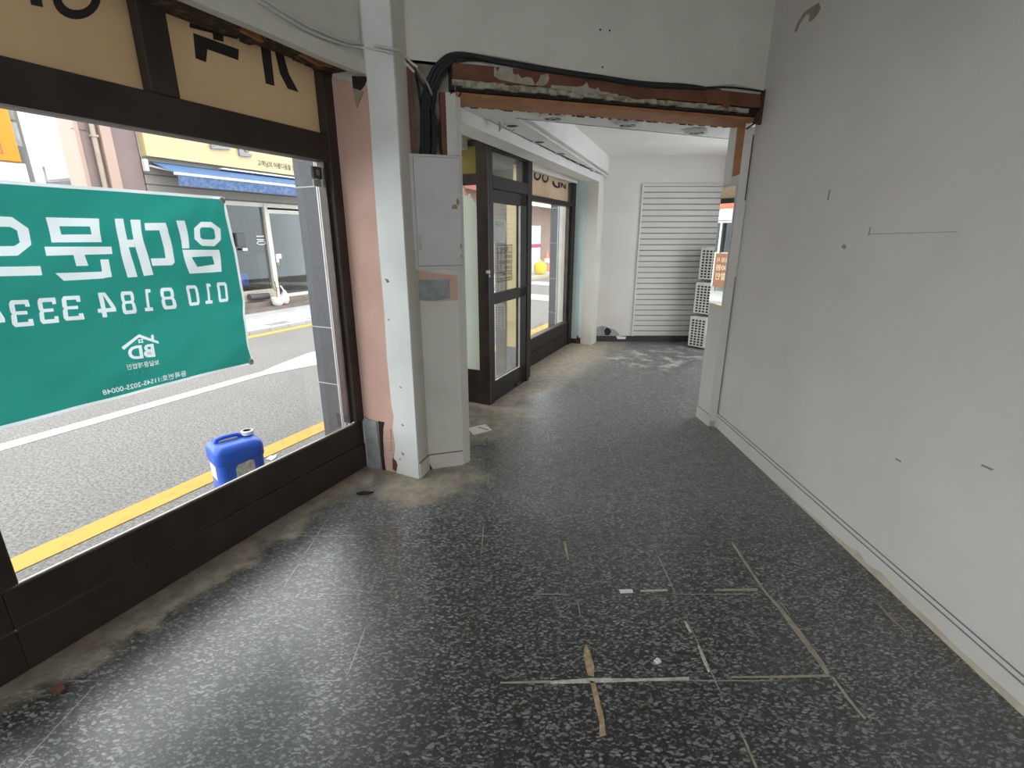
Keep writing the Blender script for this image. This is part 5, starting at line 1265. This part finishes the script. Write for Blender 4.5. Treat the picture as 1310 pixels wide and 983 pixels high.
obj('bag_body', MB().lathe([(0, 0), (.20, .02), (.27, .16), (.26, .36), (.18, .46), (.08, .49), (0, .49)], (yq.x, yq.y, .04), 16), M['yellow'], yb, True)
obj('bag_tie', MB().lathe([(.07, .48), (.08, .52), (.03, .56), (0, .56)], (yq.x, yq.y, .04), 12), M['yellow'], yb, True)
cq = at_z(699, 346.5, .04)
tc_ = thing('traffic_cone', (cq.x, cq.y, .04), 'orange traffic cone beside the yellow bag down the street', 'traffic cone')
obj('cone', MB().lathe([(.22, .04), (.04, .85), (.0, .85)], (cq.x, cq.y, .04), 16), M['cone'], tc_, True)
obj('cone_base', MB().wbox(cq.x - .26, cq.x + .26, cq.y - .26, cq.y + .26, .04, .09), M['cone'], tc_)
obj('white_band', MB().lathe([(.152, .36), (.11, .55)], (cq.x, cq.y, .04), 16), M['white_plastic'], tc_, True)
wq = at_z(681.5, 347, .04)
wb = thing('white_tub', (wq.x, wq.y, .04), 'white tub next to the yellow bag down the street', 'tub')
obj('tub', MB().lathe([(0, 0), (.26, 0), (.30, .42), (.27, .42), (.24, .06), (0, .06)], (wq.x, wq.y, .04), 16), M['white_plastic'], wb, True)

# takeout shop next door, seen only in the mirror
ks = thing('takeout_shop', LW.P(9.5, SV - 2, 0), 'takeout shop front with coral board reflected in the wall mirror', 'shop front')
obj('wall', fbox(fbox(fbox(MB(), 7.66, 12.4, SV - 6, SV - .02, 2.26, 4.3), 7.66, 12.4, SV - 6, SV - .02, .04, .14), 9.2, 12.4, SV - 6, SV - .02, .14, 2.26), M['pale_bld'], ks)
obj('coral_board', fbox(MB(), 7.66, 12.4, SV - .02, SV + .12, 2.29, 2.9), M['coral'], ks)['label'] = 'coral red fascia board'
obj('shutter_box', fbox(MB(), 7.66, 9.2, SV - .2, SV + .06, 1.96, 2.285), M['shop_white'], ks)
obj('frame_rail', fbox(MB(), 7.66, 9.2, SV - .1, SV + .02, 1.90, 1.945), M['chrome'], ks)
obj('room_wall', fbox(MB(), 7.66, 9.2, SV - 1.9, SV - 1.8, .14, 2.26), M['teal_glass'], ks)
obj('window_pane', fbox(MB(), 7.66, 9.2, SV - .09, SV - .08, 1.1, 1.90), M['glass_shop'], ks)
obj('counter_front', fbox(MB(), 7.66, 9.2, SV - .6, SV - .05, .14, 1.1), M['shop_white'], ks)
obj('menu_sheet', fbox(MB(), 7.80, 8.0, SV - .078, SV - .072, 1.56, 1.80), M['paper'], ks)
obj('frame_post', fbox(MB(), 8.24, 8.30, SV - .1, SV + .02, .14, 1.94), M['chrome'], ks)
dsn = thing('discount_sign', LW.P(8, SV + .2, .16), 'rust brown takeout discount sign mirrored in the jamb mirror', 'sign')
obj('sign_board', fbox(MB(), 7.70, 8.22, SV + .16, SV + .19, .16, 1.08), M['sign_brown'], dsn)
obj('sign_leg', fbox(fbox(MB(), 7.72, 7.75, SV + .10, SV + .16, .04, .9), 8.17, 8.20, SV + .10, SV + .16, .04, .9), M['chrome'], dsn)
for t_, s0_, zb_, h_, w_ in (('포장 시', 7.81, .84, .13, .34), ('00원', 7.80, .62, .16, .36), ('할인', 7.82, .36, .20, .33)):
    obj('lettering', text_mb(t_, lambda x, y, s0_=s0_, zb_=zb_: LW.P(s0_ + x, SV + .192, zb_ + y), h_, w_, .022), M['cream_sign'], dsn)
